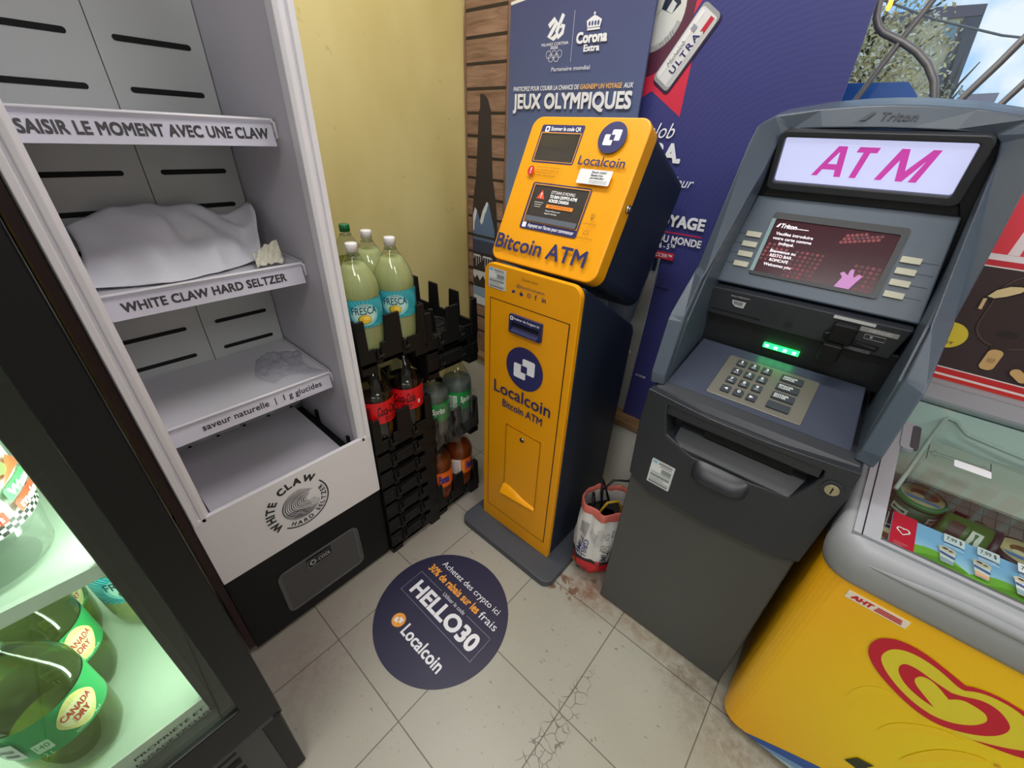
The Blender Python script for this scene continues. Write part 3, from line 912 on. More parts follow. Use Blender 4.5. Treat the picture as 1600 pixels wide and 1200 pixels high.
# hood: arch and two cheeks as one shell
hs = MB()
st_half = [  # h inner, y, z | h outer, y, z | back z
    ((.184, .676, .856), (.213, .668, .856), .85),
    ((.186, .678, .878), (.216, .668, .885), .88),
    ((.190, .716, 1.000), (.221, .704, 1.002), 1.0),
    ((.191, .720, 1.012), (.221, .712, 1.014), 1.02),
    ((.191, .763, 1.088), (.218, .790, 1.094), 1.09),
    ((.189, .772, 1.098), (.217, .802, 1.104), 1.10),
    ((.170, .945, 1.335), (.214, .905, 1.345), 1.345),
    ((.164, .960, 1.362), (.210, .918, 1.378), 1.378),
    ((.152, .966, 1.374), (.190, .955, 1.398), 1.398),
    ((.10, .960, 1.378), (.115, .970, 1.411), 1.411),
    ((.04, .958, 1.380), (.045, .973, 1.4165), 1.4165)]
st_all = [(-1, s) for s in st_half] + [(0, ((0, .958, 1.3805), (0, .973, 1.4175), 1.4175))] + [(1, s) for s in st_half[::-1]]
V_ = []; F_ = []
for sg, (i_, o_, bz) in st_all:
    sx = sg
    ib = (TX + sx * i_[0], max(i_[1] + .05, .99 if bz > 1.2 else .9), i_[2] - (.0 if bz > 1.36 else 0))
    top = 1 if bz > 1.37 else 0
    bz_b = max(bz, .885)
    mid = (TX + sx * (o_[0] + .0), o_[1] + .035, o_[2] + .008 * top)
    ob = (TX + sx * o_[0], 1.06, bz + .018 * top); bb = (TX + sx * o_[0], 1.16, bz_b - .02 * top)
    V_ += [ib, (TX + sx * i_[0], i_[1], i_[2]), (TX + sx * o_[0], o_[1], o_[2]), mid, ob, bb]
K = 6
for a in range(len(st_all) - 1):
    for k in range(K - 1): F_.append((a * K + k, a * K + k + 1, (a + 1) * K + k + 1, (a + 1) * K + k))
F_.append(tuple(range(K))); F_.append(tuple(range((len(st_all) - 1) * K, len(st_all) * K))[::-1])
hs.add(V_, F_, m_tg)
hso = link('hood', hs, t, bevel=.0035, seg=3, angle=22)
bk = MB(); bk.box(.525, .920, 1.0, 1.16, .85, 1.372, m_td)
for s_ in (-1, 1):   # inner cheek walls
    bk.prism([(.70, .86), (.735, 1.0), (.785, 1.09), (.975, 1.34), (1.02, 1.34), (1.02, .86)], (TX + s_ * .188 - .002, 0, 0), Y, Z, X * .004, m_tg)
link('inner_housing', bk, t)
em = MB(); ik = Ink(em, (TX, .9640, 1.397), X, Vector((0, .015, .037)), Vector((0, -.927, .376)), lift=.0012)
EMC = (40, 47, 58)
ik.text('Triton', -.012, -.006, .042, .009, EMC, bold=.01, shear=.25)
ik.poly([(-.045, -.006), (-.034, -.006), (-.022, .009), (-.029, .009)], EMC); ik.line([(-.05, -.009), (-.036, -.009)], .001, EMC)
link('embossed_name', em, hso, fix=False)
# lit sign box
sU = X; sV = Vector((0, -.016, .074)).normalized(); sN = X.cross(sV)
sO = Vector((TX, .972, 1.283))
sg = MB()
sg.frame(rrect(-.168, -.022, .158, .094, .014, 5), rrect(-.156, -.0045, .140, .081, .005, 5), sO - sN * .02, sU, sV, sN * .032, m_tf)
sg.prism([(-.178, -.058), (-.168, -.022), (.158, -.022), (.176, -.058)], sO - sN * .05, sU, sV, sN * .05, m_td)
sgo = link('sign_box', sg, t, bevel=.003)
m_sign = mat('lit_sign', (150, 154, 180), .2, emit=.80, ecol=(206, 210, 250))
sp_ = MB(); sp_.prism([(-.156, -.0045), (.140, -.0045), (.140, .081), (-.156, .081)], sO - sN * .012, sU, sV, sN * .012, m_sign)
ik = Ink(sp_, sO, sU, sV, sN, lift=.0008)
PK = ink((206, 70, 176), .3, emit=.42)
A = 'ATM'
ik.poly([(-.090, .0115), (-.0795, .0115), (-.0735, .024), (-.0515, .024), (-.050, .0115), (-.0385, .0115), (-.0435, .067), (-.0585, .067)], PK)
ik.poly([(-.0675, .0345), (-.0535, .057), (-.0520, .0345)], m_sign)
ik.poly([(-.0268, .0575), (-.0240, .067), (.0085, .067), (.0060, .0575), (-.0045, .0575), (-.0128, .0118), (-.0238, .0118), (-.0152, .0575)], PK)
ik.poly([(.0178, .0118), (.0285, .0118), (.0445, .0480), (.0505, .0118), (.0610, .0118), (.0825, .0480), (.0700, .0118), (.0820, .0118), (.0970, .067), (.0850, .067), (.0590, .0300), (.0525, .067), (.0405, .067)], PK)
link('sign_face', sp_, sgo, fix=False)
# screen panel
pU = X; pV = Vector((0, .097, .181)).normalized(); pN = X.cross(pV)
pO = Vector((TX, .879, 1.064))
pn = MB(); pn.prism([(-.197, 0), (.187, 0), (.170, .206), (-.180, .206)], pO - pN * .04, pU, pV, pN * .04, m_tp)
pno = link('screen_panel', pn, t, bevel=.003)
sc = MB()
sc.frame(rrect(-.130, .029, .110, .172, .006, 3), rrect(-.1215, .0365, .0995, .1575, .003, 3), pO, pU, pV, pN * .0035, mat('screen_surround', (30, 33, 38), .4))
m_lcd = mat('lcd_maroon', (46, 24, 30), .22, spec=.2, emit=.35, ecol=(74, 34, 42))
sc.prism([(-.1215, .0365), (.0995, .0365), (.0995, .1575), (-.1215, .1575)], pO, pU, pV, pN * .0008, m_lcd)
sc.prism([(-.1295, .0365), (-.1215, .0365), (-.1215, .1575), (-.1295, .1575)], pO + pN * .003, pU, pV, pN * .0008, mat('glass_edge', (128, 156, 160), .2))
ik = Ink(sc, pO + pN * .0008, pU, pV, pN, lift=.0004)
random.seed(3)
for (x0, z0, nx, nz, dx, dz, sh) in ((-.118, .068, 5, 5, .0095, .0085, .004), (-.062, .040, 6, 7, .0095, .0090, .004), (.050, .040, 5, 6, .0095, .0092, .003), (.012, .128, 9, 3, .0072, .0075, .010)):
    for i in range(nx):
        for j in range(nz):
            k = random.random()
            px, pz = x0 + dx * i + sh * j * .3, z0 + dz * j + (i * .0018 if nz == 3 else 0)
            if px > .094 or pz > .152: continue
            ik.poly(circle(px, pz, .0033, 8), ink(((96, 26, 38), (118, 34, 46), (78, 26, 36))[int(k * 3)], emit=.2), up=False)
ik.up()
WE = ink((238, 232, 240), emit=.75)
ik.text('Triton', -.1065, .1395, -.0755, .1495, WE, bold=.02, shear=.2); ik.poly([(-.1155, .1405), (-.1110, .1405), (-.1075, .149), (-.1105, .149)], WE); ik.line([(-.075, .1415), (-.052, .1415)], .0012, WE)
for s_, a, b_, z in (('Veuillez introduire', -.110, -.038, .1235), ('votre carte comme', -.112, -.037, .1130), ('indiqué.', -.096, -.066, .1025), ('Bienvenue au', -.106, -.056, .0845), ('RESTO BAR', -.103, -.060, .0745), ('ROMCAFE', -.100, -.063, .0645), ('Welcomes you', -.108, -.053, .0535)):
    ik.text(s_, a, z, b_, z + .0064, WE, bold=.006, cap=True)
HP = ink((168, 112, 168), emit=.35)
ik.poly([(.034, .037), (.060, .037), (.066, .052), (.072, .066), (.066, .070), (.060, .062), (.0575, .064), (.0555, .076), (.051, .078), (.0485, .074), (.048, .064), (.0395, .070), (.034, .066), (.0405, .058)], HP)
link('screen', sc, pno, fix=False)
m_btn = mat('soft_key_beige', (186, 184, 164), .5)
for s_, zs_ in ((-1, (.1165, .0935, .0702, .0467)), (1, (.113, .0905, .0675, .0437))):
    for z in zs_:
        x = -.1525 if s_ < 0 else .131
        q = MB(); q.prism(rrect(x - .0155, z - .0060, x + .0155, z + .0060, .001, 2), pO, pU, pV, pN * .004, m_btn)
        q.prism([(x - .035 if s_ < 0 else x + .016, z - .0005), (x - .016 if s_ < 0 else x + .042, z - .0005), (x - .016 if s_ < 0 else x + .042, z + .0005), (x - .035 if s_ < 0 else x + .016, z + .0005)], pO, pU, pV, pN * .0004, m_td)
        link('soft_key', q, pno, bevel=.001)
# card panel
cV = Vector((0, -.006, .068)).normalized(); cN = X.cross(cV); cO = Vector((TX, .864, .989))
cp = MB(); cp.prism([(-.190, -.001), (.171, .0), (.183, .066), (-.197, .064)], cO - cN * .03, X, cV, cN * .03, m_tf)
cpo = link('card_panel', cp, t, bevel=.002)
cpi = MB(); ik = Ink(cpi, cO, X, cV, cN)
LG = (190, 192, 196)
ik.rect(-.178, .010, -.068, .0145, m_dark)
ik.text('REÇU/RECEIPT', -.142, .0505, -.101, .0545, LG)
ik.poly([(-.137, .044), (-.107, .044), (-.109, .029), (-.127, .029), (-.135, .0345)], LG); ik.poly([(-.1325, .0415), (-.1125, .0415), (-.114, .0335), (-.1315, .0345)], (60, 62, 68))
for k in range(3): ik.rect(-.131, .0395 - .0023 * k, -.114, .0404 - .0023 * k, LG, up=False)
for k in range(4):
    for q in range(7):
        if (q * 7 + k * 5) % 4: ik.disc(-.070 + q * .0062, .0415 - k * .009, .0012, (26, 28, 32)); ik.h -= ik.step
ik.disc(-.012, .0185, .0075, (22, 23, 26)); ik.ring(-.012, .0185, .004, .0052, (52, 55, 60)); ik.disc(-.012, .0185, .0018, (4, 4, 5))
ik.line([(-.017, .030), (-.012, .0335), (-.007, .030)], .001, (26, 28, 32))
link('receipt_print', cpi, cpo, fix=False)
cpi = MB(); ik = Ink(cpi, cO, X, cV, cN)
ik.rect(.058, .0568, .128, .0635, (202, 204, 206)); ik.rect(.107, .044, .168, .0538, (150, 150, 148)); ik.text('CARTE/CARD', .122, .0462, .158, .0515, (210, 210, 208))
ik.line([(.119, .040), (.119, .031), (.152, .031), (.152, .040), (.119, .040)], .0009, LG); ik.rect(.128, .034, .132, .038, LG)
ik.poly([(.084, .008), (.14, .008), (.14, .0), (.079, .0)], (92, 94, 98)); ik.rect(.098, .013, .150, .020, m_dark)
link('card_print', cpi, cpo, fix=False)
rd = MB()
rd.prism(rrect(.064, .012, .106, .053, .006, 4), cO - cN * .002, X, cV, cN * .022, m_black)
rd.prism(rrect(.062, -.026, .096, .012, .004, 3), cO + cN * .004, X, cV, cN * .030, m_black)
rd.prism([(.054, .012), (.066, .012), (.066, .030), (.054, .026)], cO, X, cV, cN * .012, m_black)
rd.prism([(.1, .010), (.148, .010), (.146, .017), (.1, .022)], cO, X, cV, cN * .006, m_dark)
link('card_reader', rd, cpo, bevel=.003, seg=3)
# recess wall, green light strip, sloping keypad shelf
kV = Vector((0, .188, .054)).normalized(); kN = X.cross(kV); kO = Vector((TX, .690, .860))
ks = MB()
ks.box(TX - .19, TX + .19, .893, .905, .90, .992, m_td)
ks.prism([(-.184, -.004), (.178, -.004), (.165, .197), (-.178, .197)], kO - kN * .03, X, kV, kN * .03, mat('keypad_shelf_grey', (58, 64, 80), .4, noise=.04, nscale=90))
ks.prism([(.690, .8605), (.668, .852), (.657, .836), (.660, .826), (.72, .826), (.72, .86)], (TX - .198, 0, 0), Y, Z, X * .396, m_tf)
kso = link('keypad_shelf', ks, t, bevel=.003)
ld = MB()
ld.box(TX - .046, TX + .028, .884, .8935, .934, .944, mat('led_green', (30, 235, 90), .4, emit=4.0))
for q in range(4): ld.box(TX - .042 + q * .019, TX - .034 + q * .019, .882, .885, .936, .943, mat('led_green_core', (150, 255, 190), .4, emit=16.0, ecol=(60, 255, 130)))
link('light_strip', ld, t, label='green glowing light strip')
kp = MB(); kp.prism(rrect(-.0985, .0165, .0885, .1625, .004, 3), kO, X, kV, kN * .002, mat('keypad_metal', (132, 130, 118), .36, metal=.55))
kpo = link('keypad_plate', kp, kso, bevel=.0008)
kO2 = kO + kN * .002
m_key = mat('key_graphite', (54, 60, 66), .4)
letters = {'1': 'QZ', '2': 'ABC', '3': 'DEF', '4': 'GHI', '5': 'JKL', '6': 'MNO', '7': 'PRS', '8': 'TUV', '9': 'WXY'}
rows = ('123', '456', '789', '<0>')
for j, row in enumerate(rows):
    for i, ch in enumerate(row):
        x = -.066 + .0268 * i; z = .1405 - .0328 * j
        q = MB(); q.prism(rrect(x - .0098, z - .0102, x + .0098, z + .0102, .002, 2), kO2, X, kV, kN * .004, m_key)
        ik = Ink(q, kO2 + kN * .004, X, kV, kN, lift=.0003)
        KW = (228, 232, 230)
        if ch == '<': ik.poly([(x - .004, z), (x + .004, z + .004), (x + .004, z - .004)], KW)
        elif ch == '>': ik.poly([(x + .004, z), (x - .004, z + .004), (x - .004, z - .004)], KW)
        else:
            w_ = .0016 if ch == '1' else .003
            ik.text(ch, x - w_, z - .0005, x + w_, z + .0078, KW, bold=.02)
            if ch in letters: ik.text(letters[ch], x - .0045, z - .0068, x + .0045, z - .0033, KW)
        link('number_key', q, kso, fix=False)
for j, s_ in enumerate((('ANNULER', 'CANCEL'), ('EFFACER', 'CLEAR'), ('ENTRER', 'ENTER'), None)):
    x, z = .0395, .1375 - .0315 * j
    q = MB(); q.prism(rrect(x - .0215, z - .0105, x + .0215, z + .0105, .002, 2), kO2, X, kV, kN * .004, m_key)
    if s_:
        ik = Ink(q, kO2 + kN * .004, X, kV, kN, lift=.0003)
        ik.text(s_[0], x - .017, z + .0005, x + .010, z + .0060, (228, 232, 230), bold=.02); ik.text(s_[1], x - .017, z - .0065, x + .006, z - .0012, (228, 232, 230), bold=.02)
    link('function_key', q, kso, fix=False)

# ================================================================== BOTTLES
m_pet = clear('clear_pet', (240, 244, 242), 1.3, rough=.04)
m_petin = clear('clear_pet_plain', (226, 232, 228), .35, rough=.15)
m_petg = clear('pet_green_tint', (214, 232, 210), 1.3, rough=.04)
m_cap_w = mat('cap_white', (226, 224, 226), .35)
m_cap_g = mat('cap_green', (24, 112, 64), .35)


def liquid(name, col, trans, rough=.2, haze=.6):
    return clear(name, trans, .25, rough, haze=haze, hazecol=col)


L_FRESCA = liquid('pale_lime_drink', (236, 240, 182), (238, 242, 196), haze=.66)
L_COLA = mat('cola', (14, 7, 6), .12)
L_ORANGE = liquid('orange_drink', (196, 96, 36), (206, 110, 40), haze=.55)
L_GINGER = liquid('ginger_drink', (196, 196, 84), (206, 206, 120), haze=.16)
L_SPRITE = liquid('clear_drink', (200, 206, 204), (206, 212, 210), haze=.30)
PROF = [(0, .026), (.003, .040), (.012, .047), (.03, .0515), (.055, .0538), (.085, .0543), (.095, .0535), (.170, .0535), (.178, .0545), (.190, .0542), (.205, .0515), (.222, .0450), (.240, .0355), (.256, .0260), (.268, .0185), (.276, .0145), (.283, .0138)]


def prof_r(z):
    for (a, r), (b, q) in zip(PROF, PROF[1:]):
        if a <= z <= b: return r + (q - r) * (z - a) / (b - a)
    return PROF[-1][1]


def petal(a, z):
    return 1 + (0.035 * math.cos(5 * a) if z < .03 else 0)


def bottle(name, loc, label, cat, liq, fill, cap, wrap, rz=0, pet=None, group=None, lz=(.094, .170)):
    """two litre bottle: shell, drink, printed label and screw cap"""
    t = thing(name, (0, 0, 0), label, cat, group)
    link('bottle_shell', MB().lathe(PROF, (0, 0, 0), pet or m_pet, 36, wob=petal), t)
    pts = [(z + .0015 if z == 0 else z, r - .0016) for z, r in PROF if z < fill] + [(fill, prof_r(fill) - .0016)]
    link('drink', MB().lathe(pts, (0, 0, 0), liq, 32, wob=petal), t)
    lb = MB(); R = .0545
    base = wrap['base']
    lb.lathe([(lz[0], R), (lz[1], R)], (0, 0, 0), ink(base, .3), 48, cap0=False, cap1=False)
    ik = Ink(lb, (0, 0, 0), X, Z, fmap=lambda u, v, h: Vector(((R + h) * math.cos(u / R), (R + h) * math.sin(u / R), lz[0] + v)))
    wrap['fn'](ik, lz[1] - lz[0])
    link('label', lb, t, fix=False, label=wrap['txt'])
    cp = MB(); cp.lathe([(.270, .0160), (.272, .0175), (.2745, .0160)], (0, 0, 0), pet or m_petin, 20)
    link('neck_ring', cp, t)
    cp = MB(); cp.lathe([(.281, .0150), (.2995, .0148), (.3015, .0135)], (0, 0, 0), cap, 24, wob=lambda a, z: 1 + .012 * math.cos(24 * a))
    link('cap', cp, t)
    t.location = loc; t.rotation_euler = (0, 0, rz)
    return t


# label art: u runs round the bottle (0 = local +X), v up the label
def art_lime(ik, H):
    for k in range(40):
        a = math.pi * 2 * k / 40
        ik.poly([(.010 * math.cos(a), H * .48 + .010 * math.sin(a)), (.075 * math.cos(a - .03), max(.001, min(H - .001, H * .48 + .045 * math.sin(a - .03)))), (.075 * math.cos(a + .03), max(.001, min(H - .001, H * .48 + .045 * math.sin(a + .03))))], (80, 186, 196), up=False)
    ik.up()
    ik.poly([(.036 * math.cos(math.radians(a)), H * .48 + .030 * math.sin(math.radians(a))) for a in range(0, 360, 12)], (136, 208, 212))
    ik.poly([(.028 * math.cos(math.radians(a)), H * .48 + .022 * math.sin(math.radians(a))) for a in range(0, 360, 12)], (190, 228, 224))
    ik.text('FRESCA', -.032, H * .50, .032, H * .76, (24, 66, 84), bold=.012)
    ik.text('SPARKLING', -.011, H * .80, .011, H * .855, (214, 110, 60))
    ik.poly([(-.002 + .0165 * math.cos(math.radians(a)), H * .33 + .0125 * math.sin(math.radians(a))) for a in range(0, 360, 15)], (52, 110, 50))
    ik.poly([(-.001 + .0145 * math.cos(math.radians(a)), H * .335 + .0115 * math.sin(math.radians(a))) for a in range(0, 360, 15)], (238, 190, 40))
    ik.poly([(.003 + .008 * math.cos(math.radians(a)), H * .37 + .006 * math.sin(math.radians(a))) for a in range(0, 360, 20)], (246, 214, 96))
    ik.rect(-.018, H * .075, .018, H * .10, (60, 140, 150))
    ik.rect(.088, H * .1, .112, H * .9, (226, 236, 236)); ik.rect(-.112, H * .15, -.086, H * .85, (226, 236, 236))


def art_cola(ik, H):
    ik.text('Coca-Cola', -.030, H * .36, .036, H * .80, (20, 8, 8), shear=.30, bold=.015)
    ik.line([(-.028, H * .52), (-.01, H * .46), (.012, H * .52), (.034, H * .46)], .0012, (20, 8, 8))
    ik.text('ZERO SUGAR', -.010, H * .20, .026, H * .28, (40, 8, 10), bold=.02); ik.text('ZÉRO SUCRE', -.010, H * .09, .022, H * .16, (40, 8, 10), bold=.02)
    ik.rect(.044, H * .22, .052, H * .40, (232, 222, 220), r=.001); ik.text('2L', .046, H * .26, .050, H * .35, (30, 20, 20))
    for k in range(8): ik.rect(-.066 + .0022 * k, H * .15, -.0648 + .0022 * k, H * .8, (90, 10, 18), up=False)


def art_sprite(ik, H):
    ik.text('Sprite', .018, H * .34, .066, H * .76, (240, 246, 240), bold=.03, shear=.15)
    ik.rect(-.032, H * .16, -.014, H * .84, (224, 230, 222)); ik.rect(-.010, H * .16, .006, H * .84, (206, 216, 206))
    for k in range(7): ik.rect(-.0305 + .0023 * k, H * .22, -.0295 + .0023 * k, H * .78, (70, 80, 74), up=False)
    for k in range(6): ik.rect(-.0085, H * (.22 + .095 * k), .0045, H * (.25 + .095 * k), (110, 130, 116), up=False)


def art_fanta(ik, H):
    ik.rect(-.040, 0, -.004, H, (222, 218, 214)); ik.up()
    for k in range(6): ik.rect(-.037, H * (.12 + .13 * k), -.010, H * (.155 + .13 * k), (150, 146, 150), up=False)
    ik.rect(.0, H * .1, .010, H * .9, (240, 150, 60))
    ik.text('Fanta', .018, H * .28, .060, H * .80, (34, 46, 132), bold=.05)


def art_ginger(ik, H):
    for c in (.0, .171):
        ik.poly([(c + .0255 * math.cos(math.radians(a)), H * .52 + H * .36 * math.sin(math.radians(a)) * (1 - .25 * math.cos(math.radians(2 * a)))) for a in range(0, 360, 12)], (240, 232, 150))
        ik.poly([(c + .021 * math.cos(math.radians(a)), H * .52 + H * .28 * math.sin(math.radians(a))) for a in range(0, 360, 12)], (246, 240, 190))
        ik.text('CANADA', c - .0195, H * .53, c + .0195, H * .70, (206, 52, 40), bold=.02); ik.text('DRY', c - .0095, H * .32, c + .0095, H * .49, (206, 52, 40), bold=.02)
        ik.text('GINGER ALE', c - .017, H * .08, c + .017, H * .14, (226, 240, 226))
    ik.rect(-.098, H * .22, -.062, H * .78, (218, 226, 222)); ik.ring(-.089, H * .5, .0042, .0052, (50, 56, 54), ry=1.5); ik.rect(-.080, H * .34, -.066, H * .42, (70, 76, 74)); ik.rect(-.080, H * .52, -.066, H * .60, (110, 116, 114))
    ik.rect(-.052, H * .22, -.036, H * .52, (198, 232, 204), r=.002); ik.text('140', -.050, H * .32, -.038, H * .46, (40, 140, 76)); ik.text('2 L', -.049, H * .06, -.040, H * .18, (206, 238, 210))


W_LIME = dict(base=(44, 160, 176), fn=art_lime, txt='turquoise label with a yellow citrus fruit')
W_COLA = dict(base=(214, 22, 34), fn=art_cola, txt='red label with black script')
W_SPRITE = dict(base=(10, 140, 62), fn=art_sprite, txt='green label with white lettering')
W_FANTA = dict(base=(236, 104, 24), fn=art_fanta, txt='orange label with blue lettering')
W_GINGER = dict(base=(28, 158, 84), fn=art_ginger, txt='green label with a cream shield')

# ================================================================== CRATES
m_crate = mat('crate_black', (17, 17, 18), .5, spec=.35, noise=.15, nscale=30)
CW, CD_ = .222, .452      # along the wall, into the corner


def crate_mesh(HP_=.158):
    b = MB()
    w, d = CW, CD_
    # tray floor with a bottle seat per cell, low rim, tapered posts between the cells, stub feet
    b.box(-d, 0, 0, w, .022, .034, m_crate)
    for k in range(2):
        for j in range(4):
            b.lathe([(.034, .050), (.040, .049), (.041, .040), (.036, .038)], (-.0565 - .113 * j, .0555 + .111 * k, 0), m_crate, 20, cap0=False, cap1=False)
    tk = .006
    rim = .072
    b.box(-d, -d + tk, 0, w, .022, rim, m_crate)
    b.box(-d, 0, 0, tk, .022, rim, m_crate); b.box(-d, 0, w - tk, w, .022, rim, m_crate)
    # front wall: panels either side of dark hook slots
    b.box(-tk, 0, 0, .048, .022, rim, m_crate); b.box(-tk, 0, .066, .136, .022, rim + (.012 if HP_ > .1 else 0), m_crate); b.box(-tk, 0, .154, w, .022, rim, m_crate)
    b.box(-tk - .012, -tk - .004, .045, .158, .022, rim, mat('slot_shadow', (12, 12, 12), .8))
    for y0 in (.048, .136 + .018 - .018):
        b.prism([(y0, .040), (y0 + .022, .046), (y0 + .022, .052), (y0 + .007, .048), (y0 + .007, rim), (y0, rim)], (-.001, 0, 0), Y, Z, X * .009, m_crate)

    def post(cx, cy, wx, wy, h, top=.78):
        vs = []
        for z, s in ((.034, 1), (h, top)):
            for a, c in ((-1, -1), (1, -1), (1, 1), (-1, 1)): vs.append((cx + a * wx * s / 2, cy + c * wy * s / 2, z))
        b.add(vs, [(0, 1, 2, 3), (4, 5, 6, 7), (0, 1, 5, 4), (1, 2, 6, 5), (2, 3, 7, 6), (3, 0, 4, 7)], m_crate)
    H = HP_
    for xx in (-.004, -d + .004):
        post(xx, w / 2, .010, .060, H); post(xx, .014, .010, .030, H); post(xx, w - .014, .010, .030, H)
    for j in range(1, 4):
        for yy_ in (.004, w - .004): post(-.113 * j, yy_, .058, .010, H)
        post(-.113 * j, w / 2, .026, .026, min(.115, H), .6)
    for yy_ in (.004, w - .004):
        post(-.014, yy_, .030, .010, H); post(-d + .014, yy_, .030, .010, H)
    for (x0, x1, y0, y1) in ((-.06, 0, 0, .044), (-.06, 0, w - .044, w), (-d, -d + .06, 0, .044), (-d, -d + .06, w - .044, w)):
        b.box(x0, x1, y0, y1, 0, .024, m_crate)
    return b


AX, AY = -.132, .290      # front left foot of the near stack
BX, BY = -.142, .517
t = thing('bottle_crate', (0, 0, 0), '', 'crate', 'black bottle crates')
link('shell', crate_mesh(), t, bevel=.0012, seg=1)
crate0 = t; first = True
nest0 = thing('bottle_crate', (0, 0, 0), '', 'crate', 'black bottle crates')
link('shell', crate_mesh(.073), nest0, bevel=.0012, seg=1)   # pushed down into the next one: only its rim shows
PI = .0735


def place_crate(x, y, z, label):
    global first
    if first:
        crate0.location = (x, y, z); crate0['label'] = label; first = False; return crate0
    return dup(crate0, (x, y, z), label)


nm = ['bottom', 'second from bottom', 'third from bottom', 'fourth from bottom', 'third from top', 'second from top']
for k in range(6):
    lab = 'empty black bottle crate nested under the cola beside the fridge, ' + nm[k] + ' of six'
    if k == 0: nest0.location = (AX, AY, 0); nest0['label'] = lab
    else: dup(nest0, (AX, AY, PI * k), lab)
place_crate(AX, AY, PI * 6, 'black bottle crate holding cola bottles beside the white fridge')
place_crate(AX, AY, .756, 'black bottle crate holding pale lime soda at the top of its stack')
place_crate(BX, BY, 0, 'black bottle crate on the floor holding orange soda bottles')
place_crate(BX, BY, .322, 'black bottle crate holding clear soda bottles above the orange soda')
dup(nest0, (BX, BY, .642), 'empty black bottle crate resting on the clear soda bottles')
place_crate(BX - .004, BY + .002, .642 + PI, 'empty black bottle crate with tall teeth, topmost beside the wood board')
SEAT = .0405
cy0, cy1 = .0555, .1665
bA = bottle('soda_bottle', (AX - .0565, AY + cy1, .756 + SEAT), 'pale lime soda bottle at front right of the top crate', 'bottle', L_FRESCA, .250, m_cap_w, W_LIME, rz=-.62, group='soda bottles in the crates')
dup(bA, (AX - .0565, AY + cy0, .756 + SEAT), 'pale lime soda bottle at the front, half hidden by the white fridge', rz=-.36)
dup(bA, (AX - .1695, AY + cy1, .756 + SEAT), 'pale lime soda bottle in second row of the top crate', rz=.6)
bottle('soda_bottle', (AX - .2825, AY + cy1 - .002, .756 + SEAT), 'soda bottle with green cap behind the pale lime soda bottles', 'bottle', L_GINGER, .20, m_cap_g, W_GINGER, rz=.4, group='soda bottles in the crates')
bC = bottle('soda_bottle', (AX - .0565, AY + cy1, PI * 6 + SEAT), 'cola bottle with red label, right one under the top crate', 'bottle', L_COLA, .190, m_cap_w, W_COLA, rz=-.75, group='soda bottles in the crates')
dup(bC, (AX - .0565, AY + cy0, PI * 6 + SEAT), 'cola bottle with red label next to the white fridge side', rz=.05)
bS = bottle('soda_bottle', (BX - .0565, BY + cy1, .322 + SEAT), 'clear soda bottle with green label nearer the amber machine', 'bottle', L_SPRITE, .205, m_cap_w, W_SPRITE, rz=-.85, group='soda bottles in the crates')
dup(bS, (BX - .0565, BY + cy0, .322 + SEAT), 'clear soda bottle with green label just right of the cola', rz=-1.15)
bF = bottle('soda_bottle', (BX - .0565, BY + cy1, SEAT), 'orange soda bottle nearer the amber machine, in floor crate', 'bottle', L_ORANGE, .215, m_cap_w, W_FANTA, rz=-.55, group='soda bottles in the crates')
dup(bF, (BX - .0565, BY + cy0, SEAT), 'orange soda bottle at left of the floor crate', rz=-1.0)
# loose stretch film round the clear soda
m_wrap = clear('stretch_film', (240, 242, 242), 1.5, rough=.10, haze=.07)
random.seed(11)
jw = [[random.uniform(-.004, .004) for i in range(40)] for j in range(14)]
fw = MB().grid(36, 10, lambda u, v: (BX + .004 + jw[int(v * 10)][int(u * 36)] - .010 * v * math.sin(u * 12) ** 2, BY + .008 + .206 * u, .345 + .175 * v + .012 * math.sin(u * 9)), m_wrap)
tag(link('stretch_film', fw, fix=False), 'clear stretch film wrapped round the clear soda bottles', 'plastic film')

# ================================================================== BLACK COOLER
m_bk = mat('cooler_black', (13, 13, 15), .40, spec=.25, noise=.1, nscale=30)
m_bkd = mat('cooler_door_black', (12, 12, 14), .36, spec=.25, noise=.1, nscale=30)
m_in = mat('cooler_white_liner', (224, 234, 224), .4)
t = thing('drink_cooler', (0, -.53, 0), 'black glass door drink cooler at the left edge, lit inside', 'cooler')
b = MB()
Y1, Y0 = -.197, -.86
b.box(-.42, .205, Y0, Y1, .01, .388, m_bk)
b.box(-.42, .200, Y0, Y0 + .03, .38, 2.0, m_bk); b.box(-.42, .200, Y1 - .024, Y1, .38, 2.0, m_bk)
b.box(.188, .205, Y0, Y0 + .06, .38, 2.0, m_bk); b.box(.188, .205, Y1 - .077, Y1, .38, 2.0, m_bk)
b.box(-.42, -.36, Y0, Y1, .38, 2.0, m_bk); b.box(-.42, .205, Y0, Y1, 1.94, 2.0, m_bk)
link('cabinet', b, t, bevel=.003)
b = MB()
b.box(-.36, .186, Y1 - .029, Y1 - .025, .39, 1.93, m_in); b.box(-.36, .186, Y0 + .031, Y0 + .035, .39, 1.93, m_in)
b.box(-.36, -.355, Y0 + .03, Y1 - .025, .39, 1.93, m_in); b.box(-.36, .186, Y0 + .03, Y1 - .025, .388, .394, m_in)
for k in range(16): b.box(-.355, -.353, Y0 + .09 + .032 * k, Y0 + .098 + .032 * k, .90, 1.5, m_dark)
link('liner', b, t)
d = MB()
DX0, DX1 = .212, .250
d.frame(rrect(Y0 - .004, .358, -.190, 1.99, .004, 2), rrect(Y0 + .05, .450, -.2395, 1.94, .006, 2), (DX0, 0, 0), Y, Z, X * (DX1 - DX0), m_bkd)
do = link('door', d, t, bevel=.003)
link('door_glass', MB().box(.240, .244, Y0 + .048, -.2375, .448, 1.942, clear('cooler_glass', (238, 246, 240), 1.0)), do)
